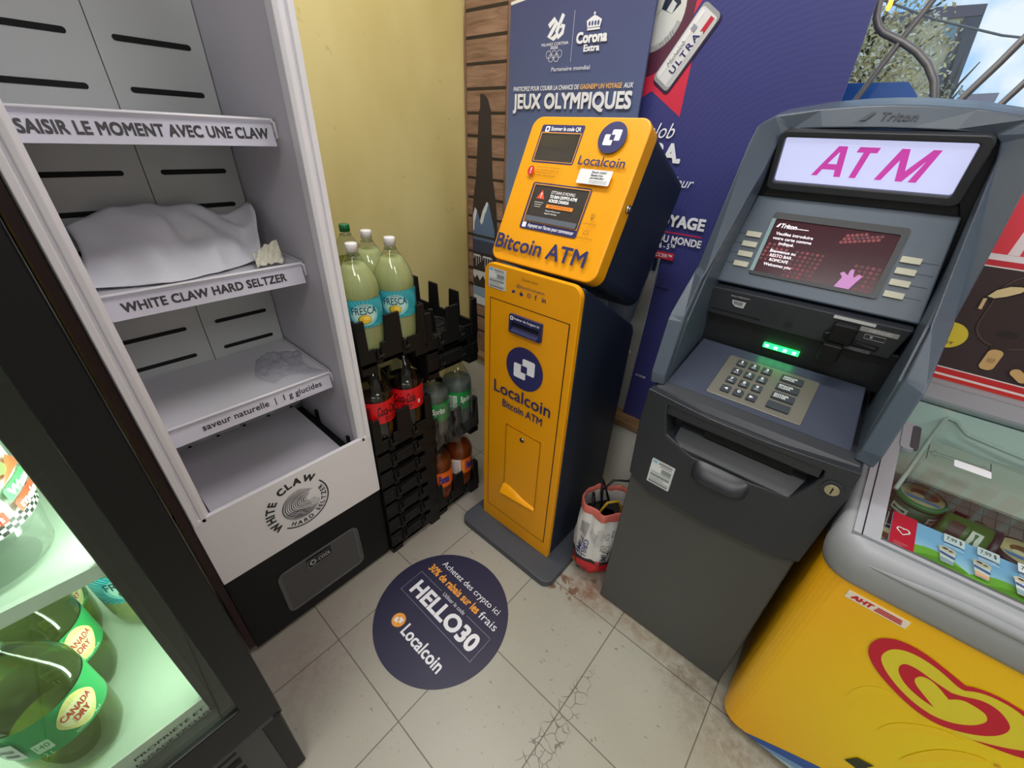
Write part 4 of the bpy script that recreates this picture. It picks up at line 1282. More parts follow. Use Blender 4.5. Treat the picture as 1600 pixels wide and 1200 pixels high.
g = MB(); g.frame(rrect(Y0 + .02, .37, -.205, 1.98, .004, 2), rrect(Y0 + .05, .395, -.262, 1.93, .006, 2), (.206, 0, 0), Y, Z, X * .006, mat('gasket', (16, 17, 18), .7, spec=.2))
link('gasket', g, do)
h = MB()
h.box(.206, .246, Y0, -.190, .342, .355, mat('hinge_bar', (52, 53, 62), .3, metal=.5)); h.disc((.2455, -.200, .3485), X, .0065, .004, m_dark)
link('hinge', h, t, bevel=.0015)
kp = MB(); kp.box(.205, .209, Y0 + .05, Y1 - .035, .04, .32, mat('kick_grey', (58, 58, 60), .5, noise=.1))
for k in range(6): kp.box(.2085, .2115, Y0 + .10, Y1 - .085, .07 + .04 * k, .088 + .04 * k, m_dark)
link('kick_plate', kp, t)
s = MB(); s.box(-.35, .199, Y0 + .04, -.228, .466, .475, mat('cooler_shelf', (206, 220, 204), .35))
s.prism([(.198, .396), (.2055, .396), (.2015, .479), (.198, .479)], (0, Y0 + .065, 0), X, Z, Y * (-.262 - Y0 - .065), mat('strip_white', (222, 226, 216), .35))
ik = Ink(s, (.2055, 0, .396), Y, Vector((-.004, 0, .083)), X, lift=.0008)
for k, (s_, a, b_) in enumerate((('PROPRIÉTÉ ET', -.375, -.278), ("À L'USAGE EXCLUSIF", -.392, -.266), ('DE EMBOUTEILLAGE', -.388, -.268), ('COCA-COLA LTÉE', -.372, -.270))):
    ik.text(s_, a, .058 - .0155 * k, b_, .0675 - .0155 * k, (40, 44, 40), bold=.02)
link('shelf', s, t, fix=False)
s = MB(); s.box(-.35, .190, Y0 + .04, -.228, .832, .845, mat('cooler_shelf', (206, 220, 204), .35)); s.box(.188, .197, Y0 + .04, -.232, .828, .850, m_in)
link('shelf', s, t)
ls = MB(); ls.box(.150, .184, -.236, -.229, .50, 1.9, mat('strip_lamp', (236, 255, 236), .4, emit=1.0))
link('strip_lamp', ls, t, label='white vertical light strip')
lp = area('strip_lamp_light', (.167, -.240, 1.25), (1.2, .025), 3.4, (240, 255, 240), (0, math.radians(90), math.radians(60)))
lp.parent = t; lp.location = Vector((.16, -.240, 1.15)) - Vector((0, -.53, 0))
lp2 = area('shelf_lamp_light', (.05, -.55, .8), (.4, .4), 1.8, (240, 255, 240), (0, 0, 0))
lp2.parent = t; lp2.location = Vector((-.05, -.52, .828)) - Vector((0, -.53, 0))
sh_z = .475
bG = bottle('ginger_ale_bottle', (.131, -.412, sh_z), 'green labelled ginger ale bottle at the front of the cooler', 'bottle', L_GINGER, .212, m_cap_g, W_GINGER, rz=.62, pet=m_petg, group='bottles in the cooler')
dup(bG, (.021, -.400, sh_z), 'green labelled ginger ale bottle second in line in the cooler', rz=.72)
dup(bG, (-.090, -.404, sh_z), 'green labelled ginger ale bottle third in line in the cooler', rz=.9)
bottle('soda_bottle', (-.062, -.285, sh_z), 'pale lime soda bottle behind the cooler door frame', 'bottle', L_FRESCA, .250, m_cap_w, W_LIME, rz=-.1, group='bottles in the cooler')
# clear tub with a checked red and green wrapper on the upper shelf
t = thing('drink_tub', (.100, -.368, .845), 'clear round tub with red and green checked wrapper on upper cooler shelf', 'tub')
b = MB(); b.lathe([(.0, .050), (.012, .066), (.06, .072), (.17, .074), (.175, .070)], (.100, -.368, .845), clear('tub_plastic', (236, 244, 238), 1.2, haze=.12), 40)
link('tub_body', b, t)
w = MB(); RR = .0735
w.lathe([(.074, RR), (.168, RR + .001)], (.100, -.368, .845), ink((232, 236, 224), .35), 48, cap0=False, cap1=False)
ik = Ink(w, (0, 0, 0), X, Z, fmap=lambda u, v, h: Vector((.100 + (RR + .001 + h) * math.cos(u / RR + .2), -.368 + (RR + .001 + h) * math.sin(u / RR + .2), .845 + .074 + v)))
for k in range(5): ik.rect(-.12 + .06 * k, .0, -.06 + .06 * k, .09, (232, 238, 224) if k % 2 else (226, 234, 222), up=False)
ik.up()
for i in range(40):
    for j in range(3):
        if (i + j) % 2: ik.poly([(-.12 + i * .006, .0005 + j * .005), (-.114 + i * .006, .0005 + j * .005), (-.114 + i * .006, .0055 + j * .005), (-.12 + i * .006, .0055 + j * .005)], (36, 40, 38), up=False)
ik.up()
for k in range(4):
    c = -.105 + .06 * k
    ik.rect(c - .024, .034, c + .026, .052, (74, 160, 96), r=.003); ik.text('Water', c - .020, .038, c + .022, .050, (240, 244, 236), bold=.04)
    ik.rect(c - .022, .016, c + .026, .032, (222, 70, 44), r=.003); ik.text('melon', c - .018, .019, c + .022, .030, (240, 244, 236), bold=.04)
    ik.poly([(c - .02, .056), (c + .004, .082), (c + .03, .056)], (228, 84, 48)); ik.disc(c - .012, .074, .007, (110, 180, 70))
link('wrapper', w, t, fix=False)

# ================================================================== FLOOR DECAL
d = MB(); d.prism(circle(.168, .266, .2165, 96), (0, 0, .0004), X, Y, Z * .0006, mat('decal_navy', (34, 32, 62), .42))
ik = Ink(d, (0, 0, .001), X, Y, Z, lift=.0002, step=.00012)
DW = (232, 232, 238); DO = (236, 160, 58)
ik.text('Achetez des crypto ici', .034, .374, .306, .402, DW)
ik.text('30% de rabais sur les', .010, .336, .252, .364, DO, bold=.025, cap=True); ik.text('frais', .262, .336, .334, .362, DW)
ik.text('Utiliser le code', .122, .3065, .224, .320, (214, 214, 224))
ik.text('HELLO30', .026, .240, .324, .296, DW, bold=.035)
for seg in (((.002, .226), (.341, .226)), ((.341, .226), (.341, .314)), ((.236, .314), (.341, .314)), ((.002, .314), (.112, .314)), ((.002, .226), (.002, .314))):
    (a, b_), (c, e) = seg; n = int(max(abs(c - a), abs(e - b_)) / .006)
    for i in range(n):
        u0, u1 = i / n, (i + .55) / n
        p, q = (a + (c - a) * u0, b_ + (e - b_) * u0), (a + (c - a) * u1, b_ + (e - b_) * u1)
        ik.line([p, q], .0012, (196, 196, 212), up=False)
ik.up()
brand(ik, .0845, .158, .0225, disc=DO, fg=DW)
ik.text('Localcoin', .119, .137, .293, .176, DW, bold=.02)
tag(link('floor_decal', d, fix=False), 'round navy floor decal with white and orange lettering before the amber machine', 'floor decal')

# ================================================================== DISPLAY BOARDS ON THE SILL
SILL = .334
m_plank = wood_material('printed_planks', (158, 126, 106), (112, 84, 68), (1.2, 1, 9), 5)
m_frame_w = wood_material('printed_frame', (150, 118, 98), (120, 92, 76), (9, 1, 1.2), 5)
wx0, wx1 = -.715, -.40
bd = MB()
outl = [(wx0 + .012, SILL), (wx1, SILL), (wx1, 1.90), (wx0 + .03, 1.90), (wx0 + .018, 1.80), (wx0 + .004, 1.72), (wx0, 1.60), (wx0 + .004, .9)]
bd.prism(outl, (0, 1.230, 0), X, Z, Y * .03, m_frame_w)
ik = Ink(bd, (0, 1.230, 0), X, Z, -Y)
ik.rect(-.700, .40, -.482, 1.88, m_plank)
DKW = (44, 36, 34)
for z in (1.655, 1.5745, 1.495, 1.414, 1.334, 1.254, 1.175, 1.095, 1.015, .935, .855, .775, .695, .615, .535, .455, 1.735, 1.815):
    ik.rect(-.701, z - .0055, -.481, z + .0055, DKW, up=False)
ik.up()
ik.rect(-.701, .40, -.6985, 1.88, (92, 68, 56), up=False); ik.rect(-.4835, .40, -.481, 1.88, (92, 68, 56))
BOT = (48, 42, 46)
ik.poly([(-.668, .63), (-.515, .63), (-.515, 1.00), (-.520, 1.055), (-.532, 1.12), (-.546, 1.18), (-.553, 1.28), (-.558, 1.385), (-.562, 1.425), (-.578, 1.46), (-.600, 1.478), (-.622, 1.478), (-.622, 1.43), (-.630, 1.42), (-.632, 1.385), (-.640, 1.28), (-.647, 1.18), (-.660, 1.12), (-.669, 1.055), (-.672, 1.00)], BOT)
ik.poly([(-.668, .90), (-.668, 1.02), (-.655, 1.055), (-.640, 1.04), (-.622, 1.00), (-.606, 1.045), (-.580, 1.085), (-.566, 1.075), (-.548, 1.02), (-.53, .97), (-.53, .90)], (92, 116, 152))
ik.poly([(-.668, .95), (-.668, 1.02), (-.655, 1.055), (-.642, 1.042), (-.650, 1.01), (-.658, .99), (-.660, .96)], (214, 220, 226)); ik.poly([(-.622, 1.00), (-.606, 1.045), (-.580, 1.085), (-.570, 1.080), (-.580, 1.05), (-.592, 1.03), (-.604, .995), (-.615, .985)], (214, 220, 226))
ik.rect(-.668, .86, -.53, .915, (58, 66, 92)); ik.rect(-.668, .80, -.53, .86, BOT)
for k in range(9): ik.rect(-.664 + .015 * k, .826 - .012 * (k * 7 % 4), -.660 + .015 * k, .842, (196, 200, 206), up=False)
ik.up().rect(-.664, .838, -.62, .846, (206, 210, 214)); ik.rect(-.60, .838, -.545, .846, (206, 210, 214))
ik.poly([(-.668, .772), (-.525, .772), (-.525, .742), (-.545, .748), (-.552, .728), (-.565, .75), (-.585, .73), (-.600, .752), (-.622, .722), (-.64, .748), (-.655, .728), (-.668, .742)], (206, 208, 210))
ik.poly([(-.668, .63), (-.52, .63), (-.52, .70), (-.56, .68), (-.60, .695), (-.64, .688), (-.668, .705)], (134, 156, 182)); ik.poly([(-.665, .60), (-.52, .60), (-.52, .635), (-.665, .645)], (206, 212, 218))
for z in (.935, .775, .695): ik.rect(-.701, z - .004, -.481, z + .004, DKW, up=False)
tag(link('plank_display', bd, fix=False), 'brown plank display board with dark bottle silhouette against the yellow wall', 'display board')

m_steel_blue = bpy.data.materials.new('poster_steel_blue'); m_steel_blue.use_nodes = True
nt, N, L = nodes(m_steel_blue); tcn = N.new('ShaderNodeTexCoord'); sp = N.new('ShaderNodeSeparateXYZ'); rr = N.new('ShaderNodeMapRange'); cr = N.new('ShaderNodeValToRGB')
rr.inputs[1].default_value = .9; rr.inputs[2].default_value = 1.72
cr.color_ramp.elements[0].color = lin((122, 142, 166)); cr.color_ramp.elements[1].color = lin((66, 72, 116)); e = cr.color_ramp.elements.new(.62); e.color = lin((84, 98, 138))
L.new(tcn.outputs['Object'], sp.inputs[0]); L.new(sp.outputs[2], rr.inputs[0]); L.new(rr.outputs[0], cr.inputs[0]); L.new(cr.outputs[0], N['Principled BSDF'].inputs['Base Color'])
N['Principled BSDF'].inputs['Roughness'].default_value = .5
po = MB()
po.prism([(-.452, SILL), (.086, SILL), (.086, 1.80), (.02, 1.786), (-.12, 1.762), (-.30, 1.738), (-.456, 1.722)], (0, 1.212, 0), X, Z, Y * .008, m_steel_blue)
po.prism([(-.452, 1.715), (-.456, 1.73), (-.28, 1.752), (-.10, 1.775), (.086, 1.812), (.086, 1.795), (-.12, 1.757), (-.30, 1.732)], (0, 1.2125, 0), X, Z, Y * .005, ink((226, 226, 222)))
ik = Ink(po, (0, 1.212, 0), X, Z, -Y)
PW = (232, 234, 240)
# slanted games figures, rings, crown, names
ik.line([(-.284, 1.652), (-.262, 1.668), (-.252, 1.660), (-.282, 1.624), (-.262, 1.620), (-.251, 1.627)], .0135, PW, up=False); ik.line([(-.228, 1.678), (-.251, 1.636), (-.243, 1.622), (-.228, 1.632), (-.224, 1.648), (-.238, 1.650)], .0125, PW)
ik.text('MILANO CORTINA', -.310, 1.6015, -.200, 1.6095, PW, bold=.01); ik.text('2026', -.272, 1.592, -.241, 1.600, PW, bold=.02)
for k in range(3): ik.ring(-.2775 + .0225 * k, 1.5785, .0095, .0108, PW)
for k in range(2): ik.ring(-.2662 + .0225 * k, 1.5685, .0095, .0108, PW)
ik.rect(-.1845, 1.555, -.1835, 1.682, PW)
ik.rect(-.132, 1.629, -.086, 1.634, PW); ik.poly([(-.132, 1.6355), (-.136, 1.652), (-.124, 1.658), (-.110, 1.664), (-.108, 1.664), (-.094, 1.658), (-.082, 1.652), (-.086, 1.6355)], PW)
for k in range(4): ik.disc(-.125 + .0107 * k, 1.645, .0035, (70, 80, 122), ry=.006)
ik.disc(-.109, 1.668, .0035, PW)
ik.text('Corona', -.168, 1.598, -.055, 1.627, PW, bold=.045); ik.text('Extra', -.137, 1.577, -.078, 1.595, PW, bold=.04)
ik.text('Partenaire mondial', -.258, 1.532, -.106, 1.543, PW)
ik.text('PARTICIPEZ POUR COURIR LA CHANCE DE', -.425, 1.480, -.139, 1.4935, PW, bold=.02, shear=.1); ik.text('GAGNER* UN VOYAGE', -.134, 1.480, .020, 1.4945, (234, 180, 90), bold=.02, shear=.1); ik.text('AUX', .026, 1.480, .058, 1.4935, PW, bold=.02, shear=.1)
ik.text('JEUX OLYMPIQUES', -.425, 1.412, .060, 1.4725, (230, 232, 236), bold=.035)
tag(link('games_poster', po, fix=False), 'steel blue poster with white games emblem and crown logo behind the amber machine', 'poster')

# big blue standee
m_ultra = bpy.data.materials.new('standee_blue'); m_ultra.use_nodes = True
nt, N, L = nodes(m_ultra); tcn = N.new('ShaderNodeTexCoord'); mp = N.new('ShaderNodeMapping'); mp.inputs['Location'].default_value = (-.22, 0, -.80)
wv = N.new('ShaderNodeTexWave'); wv.wave_type = 'RINGS'; wv.rings_direction = 'Y'; wv.inputs['Scale'].default_value = 22; wv.inputs['Distortion'].default_value = 3.0; wv.inputs['Detail'].default_value = 1
mx = N.new('ShaderNodeMix'); mx.data_type = 'RGBA'; mx.inputs[6].default_value = lin((52, 55, 118)); mx.inputs[7].default_value = lin((57, 60, 123))
L.new(tcn.outputs['Object'], mp.inputs[0]); L.new(mp.outputs[0], wv.inputs['Vector']); L.new(wv.outputs['Fac'], mx.inputs[0]); L.new(mx.outputs[2], N['Principled BSDF'].inputs['Base Color'])
N['Principled BSDF'].inputs['Roughness'].default_value = .45
t = thing('blue_standee', (.35, 1.26, SILL), 'tall dark blue cardboard standee with red star and silver can print', 'standee')
po = MB()
po.prism([(.228, SILL), (.606, SILL), (.596, 1.55), (.580, 1.95), (-.06, 1.95), (-.06, 1.02), (.246, 1.02)], (0, 1.254, 0), X, Z, Y * .010, m_ultra)
ik = Ink(po, (0, 1.254, 0), X, Z, -Y)
RD = (206, 44, 72)
ik.poly([(-.05, 1.40), (.0988, 1.474), (.2026, 1.4085), (.2043, 1.539), (.155, 1.60), (.215, 1.70), (.19, 1.80), (.05, 1.75), (-.05, 1.80)], RD)
ik.poly([(-.05, 1.50), (.085, 1.512), (.13, 1.535), (.18, 1.63), (.185, 1.70), (.10, 1.76), (-.05, 1.76)], (88, 40, 62))
# ball with pentagon patches
ik.disc(.058, 1.665, .098, (206, 208, 204), n=40); ik.ring(.058, 1.665, .084, .098, (168, 170, 170), 200, 340)
ik.poly([(.085, 1.665), (.118, 1.652), (.14, 1.672), (.128, 1.70), (.095, 1.70)], (34, 42, 60)); ik.poly([(.10, 1.66), (.118, 1.652), (.128, 1.672), (.114, 1.682)], (204, 206, 204))
for k in range(8): ik.line([(.128 - .006 * k, 1.615 - .006 * k + .004 * (k % 2)), (.140 - .007 * k, 1.600 - .005 * k)], .0012, (90, 92, 96), up=False)
ik.up().line([(.0, 1.62), (.05, 1.63), (.085, 1.665)], .0012, (140, 142, 142)); ik.line([(.05, 1.63), (.06, 1.57)], .0012, (140, 142, 142))
# slim can, tilted
ca = math.atan2(1.648 - 1.492, .231 - .124)   # axis
ux, uz = math.cos(ca), math.sin(ca)
O = Vector((.124, 0, 1.4925)); Lc = math.hypot(.231 - .124, 1.648 - 1.492)
ik2 = Ink(po, (O.x, 1.254, O.z), Vector((ux, 0, uz)), Vector((-uz, 0, ux)), -Y, lift=ik.h)
hwc = .0315
ik2.poly(rrect(-.012, -hwc - .006, Lc + .006, hwc - .004, .012, 4), (42, 26, 54))
ik2.poly(rrect(-.006, -hwc, Lc + .006, hwc, .012, 4), (150, 152, 156)); ik2.poly(rrect(.004, -hwc + .002, Lc - .004, hwc - .002, .010, 4), (214, 214, 216)); ik2.rect(.006, -hwc + .004, Lc - .008, -hwc + .016, (190, 190, 194)); ik2.rect(.010, hwc - .018, Lc - .010, hwc - .008, (228, 228, 230))
ik2.text('ULTRA', .034, -.016, .136, .002, (40, 42, 104), bold=.02, space=1.3); ik2.text('Michelob', .040, .008, .106, .020, (130, 132, 138), shear=.3)
ik2.poly([(.142, -.020), (.180, -.020), (.180, -.008), (.142, -.008), (.148, -.014)], (190, 30, 54)); ik2.rect(.132, .006, .146, .020, (150, 152, 170))
ik.h = ik2.h + .0005
ik.text('Michelob', .015, 1.352, .200, 1.392, PW, shear=.4); ik.text('ULTRA.', .028, 1.286, .236, 1.340, PW, bold=.04)
ik.text('à gagner en couleur', -.02, 1.212, .295, 1.250, PW, shear=.35)
ik.text('UN VOYAGE', .10, 1.103, .362, 1.140, PW, bold=.04); ik.rect(.10, 1.083, .362, 1.087, (200, 40, 70))
ik.text('COUPE DU MONDE', .12, 1.052, .366, 1.076, PW, bold=.03); ik.text('2026 - 5™', .20, 1.031, .284, 1.050, PW, bold=.02)
ik.rect(.19, .997, .288, 1.021, (200, 40, 66)); ik.text('SOCCER™', .20, 1.003, .282, 1.015, PW, bold=.02)
ik.rect(.252, .90, .294, .95, (56, 56, 118)); ik.text('LA COUPE', .250, .532, .292, .541, PW, bold=.02)
link('printed_panel', po, t, fix=False)
ea = MB(); m_card = mat('grey_cardboard', (158, 158, 160), .7, noise=.04)
ea.prism([(.10, SILL), (.226, SILL), (.240, .94), (.205, .94), (.185, .80), (.15, .60)], (0, 1.275, 0), X, Z, Y * .006, m_card)
ea.prism([(1.264, SILL), (1.30, SILL), (1.275, 1.0), (1.264, 1.0)], (.229, 0, 0), X * 0 + Y, Z, X * .004, m_card)
ea.box(.12, .20, 1.268, 1.276, .60, .612, mat('card_edge', (206, 206, 204), .7))
link('easel_back', ea, t)

# ================================================================== ICE CREAM FREEZER
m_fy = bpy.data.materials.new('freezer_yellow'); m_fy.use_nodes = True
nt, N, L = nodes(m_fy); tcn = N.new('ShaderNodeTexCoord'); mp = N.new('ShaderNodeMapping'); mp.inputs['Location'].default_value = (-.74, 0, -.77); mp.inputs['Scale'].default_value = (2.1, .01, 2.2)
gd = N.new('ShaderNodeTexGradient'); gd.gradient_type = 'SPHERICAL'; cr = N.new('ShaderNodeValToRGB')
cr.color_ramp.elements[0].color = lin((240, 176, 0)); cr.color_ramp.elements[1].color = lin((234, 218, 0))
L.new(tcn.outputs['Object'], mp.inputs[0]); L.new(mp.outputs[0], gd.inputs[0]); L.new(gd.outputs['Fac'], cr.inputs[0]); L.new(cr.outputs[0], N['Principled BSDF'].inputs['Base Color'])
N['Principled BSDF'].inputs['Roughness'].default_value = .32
m_rim = mat('freezer_grey', (150, 153, 158), .42, noise=.03)
FXL, FXR, FYF, FYB = .938, 2.2, .585, 1.16
t = thing('ice_cream_freezer', (1.0, .6, 0), 'yellow ice cream chest freezer with red heart emblem and sloping glass lid', 'freezer')
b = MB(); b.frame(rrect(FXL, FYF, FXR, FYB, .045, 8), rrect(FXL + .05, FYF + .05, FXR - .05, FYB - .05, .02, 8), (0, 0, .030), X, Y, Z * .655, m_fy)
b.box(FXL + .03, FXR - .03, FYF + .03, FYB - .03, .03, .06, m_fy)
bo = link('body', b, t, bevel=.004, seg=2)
gp = MB(); ik = Ink(gp, (0, FYF, 0), X, Z, -Y)
HEART = [(1.2389, 0.5966), (1.2101, 0.598), (1.1876, 0.5904), (1.1781, 0.5817), (1.1506, 0.5915), (1.1174, 0.6015), (1.0874, 0.6014), (1.0684, 0.5884), (1.0589, 0.5672), (1.0609, 0.5391), (1.0718, 0.5184), (1.0903, 0.499), (1.116, 0.4817), (1.1525, 0.4639), (1.183, 0.458), (1.2091, 0.4671), (1.2335, 0.4904), (1.2465, 0.5142), (1.2496, 0.5383), (1.2436, 0.5552), (1.2226, 0.5713), (1.2024, 0.5712), (1.1854, 0.5554), (1.174, 0.5496), (1.1484, 0.553), (1.1261, 0.5584), (1.1099, 0.5562), (1.1062, 0.5417), (1.1128, 0.5243), (1.131, 0.5063), (1.1564, 0.4958), (1.1754, 0.4949), (1.1535, 0.5103), (1.1358, 0.5236), (1.1313, 0.5367), (1.1363, 0.5501), (1.1526, 0.5507), (1.1787, 0.5318), (1.1884, 0.5487), (1.2032, 0.5499), (1.2175, 0.548), (1.225, 0.5383), (1.2262, 0.5261), (1.2206, 0.5052), (1.2047, 0.4843), (1.183, 0.4736), (1.1541, 0.4768), (1.1225, 0.4924), (1.0948, 0.5153), (1.0797, 0.5388), (1.0824, 0.5674), (1.0953, 0.5828), (1.1167, 0.5879), (1.1449, 0.5829), (1.1747, 0.5689), (1.1818, 0.5701), (1.1955, 0.5861), (1.2215, 0.5917), (1.2434, 0.5872),
         (1.265, .575), (1.283, .555), (1.285, .535), (1.2768, .5178), (1.2581, .4956), (1.2332, .4741), (1.2618, .4878), (1.2845, .5017), (1.302, .525), (1.303, .55), (1.29, .575), (1.265, .592)]
LY = (222, 206, 44)


def smooth(pts, sharp=()):
    for _ in range(2):
        out = []
        for i, p in enumerate(pts):
            if p in sharp: out.append(p); continue
            a, b_ = pts[i - 1], pts[(i + 1) % len(pts)]
            out += [(p[0] * .75 + a[0] * .25, p[1] * .75 + a[1] * .25), (p[0] * .75 + b_[0] * .25, p[1] * .75 + b_[1] * .25)]
        pts = out
    return pts


# soft lighter swirls, the pale heart field and the red ribbon
for pts in ([(1.0885, .3722), (1.0860, .4154), (1.1002, .4557), (1.125, .470), (1.130, .462), (1.110, .44), (1.0985, .415), (1.0961, .3743)], [(1.150, .345), (1.158, .40), (1.1953, .4509), (1.225, .462), (1.228, .450), (1.20, .43), (1.175, .40), (1.165, .35)], [(1.20, .31), (1.2172, .3952), (1.2401, .4343), (1.265, .452), (1.268, .44), (1.245, .41), (1.23, .36), (1.215, .31)]):
    ik.poly(smooth(pts), (238, 200, 14))
ik.poly(HEART[6:15] + [(1.21, .466), (1.235, .474), (1.2845, .5017), (1.303, .53), (1.30, .56), (1.265, .592), (1.2389, .5966), (1.2101, .598), (1.1876, .5904), (1.1781, .5817), (1.1506, .5915)], LY)
ik.poly(smooth(HEART, (HEART[3], HEART[23], HEART[31], HEART[37], HEART[55], (1.2332, .4741))), (192, 14, 44))
ik.text('®', 1.272, .448, 1.280, .456, (192, 60, 20))
for k in range(2): ik.poly([(1.155 + .05 * k, .20), (1.165 + .05 * k, .235), (1.19 + .05 * k, .245), (1.185 + .05 * k, .225), (1.20 + .05 * k, .20)], (34, 40, 22), up=False)
link('heart_emblem', gp, bo, fix=False)
bl = MB(); ik = Ink(bl, (0, FYF, 0), X, Z, -Y)
ik.poly([(1.000, .031)] + [(1.000 + .032 * i, .031 + .138 * math.sin(min(1, i / 10) * 1.5) + .0) for i in range(1, 14)] + [(1.6, .16), (1.6, .031)], (40, 82, 160))
ik.poly([(1.030, .031)] + [(1.03 + .032 * i, .031 + .095 * math.sin(min(1, i / 10) * 1.5)) for i in range(1, 14)] + [(1.6, .12), (1.6, .031)], (112, 150, 190))
ik.poly([(1.060, .031)] + [(1.06 + .032 * i, .031 + .060 * math.sin(min(1, i / 10) * 1.5)) for i in range(1, 14)] + [(1.6, .08), (1.6, .031)], (170, 192, 206))
link('wave_print', bl, bo, fix=False)
ah = MB(); ah.prism(rrect(.9895, .6285, 1.0785, .6475, .001, 2), (0, FYF, 0), X, Z, -Y * .0012, ink((232, 222, 204)))
ik = Ink(ah, (0, FYF - .0012, 0), X, Z, -Y); RDD = (196, 24, 44)
ik.text('AHT', .997, .6325, 1.030, .644, RDD, bold=.06, shear=.15)
for k in range(3): ik.rect(1.0325 + .001 * k, .6325 + .0042 * k, 1.071 - .001 * k, .6353 + .0042 * k, RDD, up=False)
link('maker_badge', ah, bo, fix=False)
# grey rim: swept collar with a bulging front, and the sloping frame of the lid
rm = MB()
path = [((FXL - .004, FYB + .04), (-1, 0))] + [((FXL - .004, y), (-1, 0)) for y in (FYB - .1, .9, .75, FYF + .06)]
for q in range(0, 91, 15):
    a = math.radians(180 + q); path.append(((FXL + .046 + .05 * math.cos(a), FYF + .046 + .05 * math.sin(a)), (math.cos(a), math.sin(a))))
path += [((x, FYF - .004), (0, -1)) for x in (1.02, 1.2, 1.6, FXR - .05)]
VR = []; FR_ = []
for (px, py), (nx, ny) in path:
    zt = .768 + (py - .62) * .1638
    for off, z in ((0, .666), (.004, .676), (.010, .70), (.012, .722), (.009, zt - .022), (.002, zt - .008), (-.008, zt - .001), (-.022, zt + .001), (-.045, zt - .004), (-.045, .666)):
        k = 1 if ny < -.2 else .45
        VR.append((px + nx * off * (k if off > 0 else 1), py + ny * off * (k if off > 0 else 1), z))
KR = 10
for a in range(len(path) - 1):
    for k in range(KR): FR_.append((a * KR + k, a * KR + (k + 1) % KR, (a + 1) * KR + (k + 1) % KR, (a + 1) * KR + k))
rm.add(VR, FR_, m_rim, smooth=True)
# the moulded ledge along the front, starting a hand's width from the corner
rm.grid(20, 4, lambda u, v: (.985 + 1.15 * u, FYF - .0145 - .006 * math.sin(math.pi * v) * min(1, u * 12) ** .6, .728 + .022 * v * min(1, .15 + u * 9)), m_rim)
rm.box(FXL, FXR, FYB, FYB + .05, .668, .862, m_rim)
link('rim', rm, bo)
# liner and lid
inr = MB(); m_frost = mat('freezer_liner', (226, 232, 232), .45)
inr.box(FXL + .05, FXL + .056, FYF + .05, FYB - .02, .12, .70, m_frost); inr.box(FXL + .05, FXR - .05, FYB - .058, FYB - .052, .12, .83, m_frost); inr.box(FXL + .05, FXR - .05, FYF + .05, FYB - .02, .10, .12, m_frost); inr.box(FXL + .052, FXR - .05, FYF + .052, FYF + .056, .12, .72, m_frost)
link('liner', inr, bo)
lU = X; lV = Vector((0, .58, .095)).normalized(); lN = X.cross(lV); lO = Vector((0, .62, .768))
ld = MB()
ld.frame([(FXL + .010, -.024), (FXR - .02, -.024), (FXR - .02, .575), (FXL + .010, .575)], [(FXL + .048, -.0165), (FXR - .05, -.0165), (FXR - .05, .485), (FXL + .048, .485)], lO - lN * .012, lU, lV, lN * .016, mat('lid_frame_grey', (158, 163, 170), .4))
ld.prism([(FXL + .0215, -.026), (FXL + .0235, -.026), (FXL + .0235, .50), (FXL + .0215, .50)], lO + lN * .0042, lU, lV, lN * .0004, m_dark)
ld.prism(rrect(FXL + .046, .255, FXL + .070, .352, .010, 4), lO - lN * .006, lU, lV, lN * .012, mat('lid_frame_grey', (158, 163, 170), .4))
ld.prism(rrect(FXL + .062, .262, FXL + .076, .345, .006, 4), lO + lN * .001, lU, lV, lN * .006, mat('pull_shade', (70, 72, 78), .5))
ldo = link('lid_frame', ld, t, bevel=.003)
gl = MB(); m_lidg = clear('lid_glass', (238, 246, 244), .75, rough=.02, ior=1.38)
gl.prism([(FXL + .046, -.018), (FXR - .048, -.018), (FXR - .048, .487), (FXL + .046, .487)], lO - lN * .006, lU, lV, lN * .004, m_lidg)
link('lid_glass', gl, ldo)
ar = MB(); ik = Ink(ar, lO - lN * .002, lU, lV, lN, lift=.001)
AR = (58, 60, 64)
def P_(a, b_): return (a, b_)
ik.line([(1.030, .255), (1.0325, .305)], .0016, AR); ik.line([(1.124, .262), (1.126, .311)], .0016, AR)
ik.line([(1.034, .281), (1.044, .291), (1.0435, .2855), (1.114, .2895), (1.1145, .295), (1.1235, .286), (1.114, .276), (1.1138, .2815), (1.0435, .277), (1.0435, .271), (1.034, .281)], .0014, AR)
ik.rect(1.072, .262, 1.126, .284, (236, 240, 246), r=.003)  # white patch painted on the lid glass as a bright reflection
link('arrow_and_glint', ar, ldo, fix=False, label='black double arrow and painted white reflection on the glass')
# wire basket and rim bar
wr = MB(); m_wire = mat('white_wire', (196, 198, 194), .35)
def lid(a, b_, h): return lO + lU * a + lV * b_ + lN * h
wr.tube([lid(1.010, .20, -.06), lid(1.022, .262, -.05), lid(1.050, .41, -.04), lid(1.0635, .470, -.036), lid(1.070, .482, -.035), lid(1.086, .478, -.036), lid(1.096, .462, -.04), lid(1.108, .452, -.045), lid(1.20, .44, -.05), lid(1.6, .43, -.06)], .0042, m_wire, 8)
for k in range(16): wr.tube([(1.03 + .022 * k, .90, .58), (1.03 + .022 * k, 1.10, .66), (1.03 + .022 * k, 1.115, .78)], .0015, m_wire, 5)
for k in range(4): wr.tube([(1.02, .92 + .06 * k, .588 + .024 * k), (1.45, .92 + .06 * k, .588 + .024 * k)], .0018, m_wire, 5)
wr.tube([(1.02, 1.115, .78), (1.6, 1.115, .78)], .003, m_wire, 6)
link('wire_basket', wr, bo)
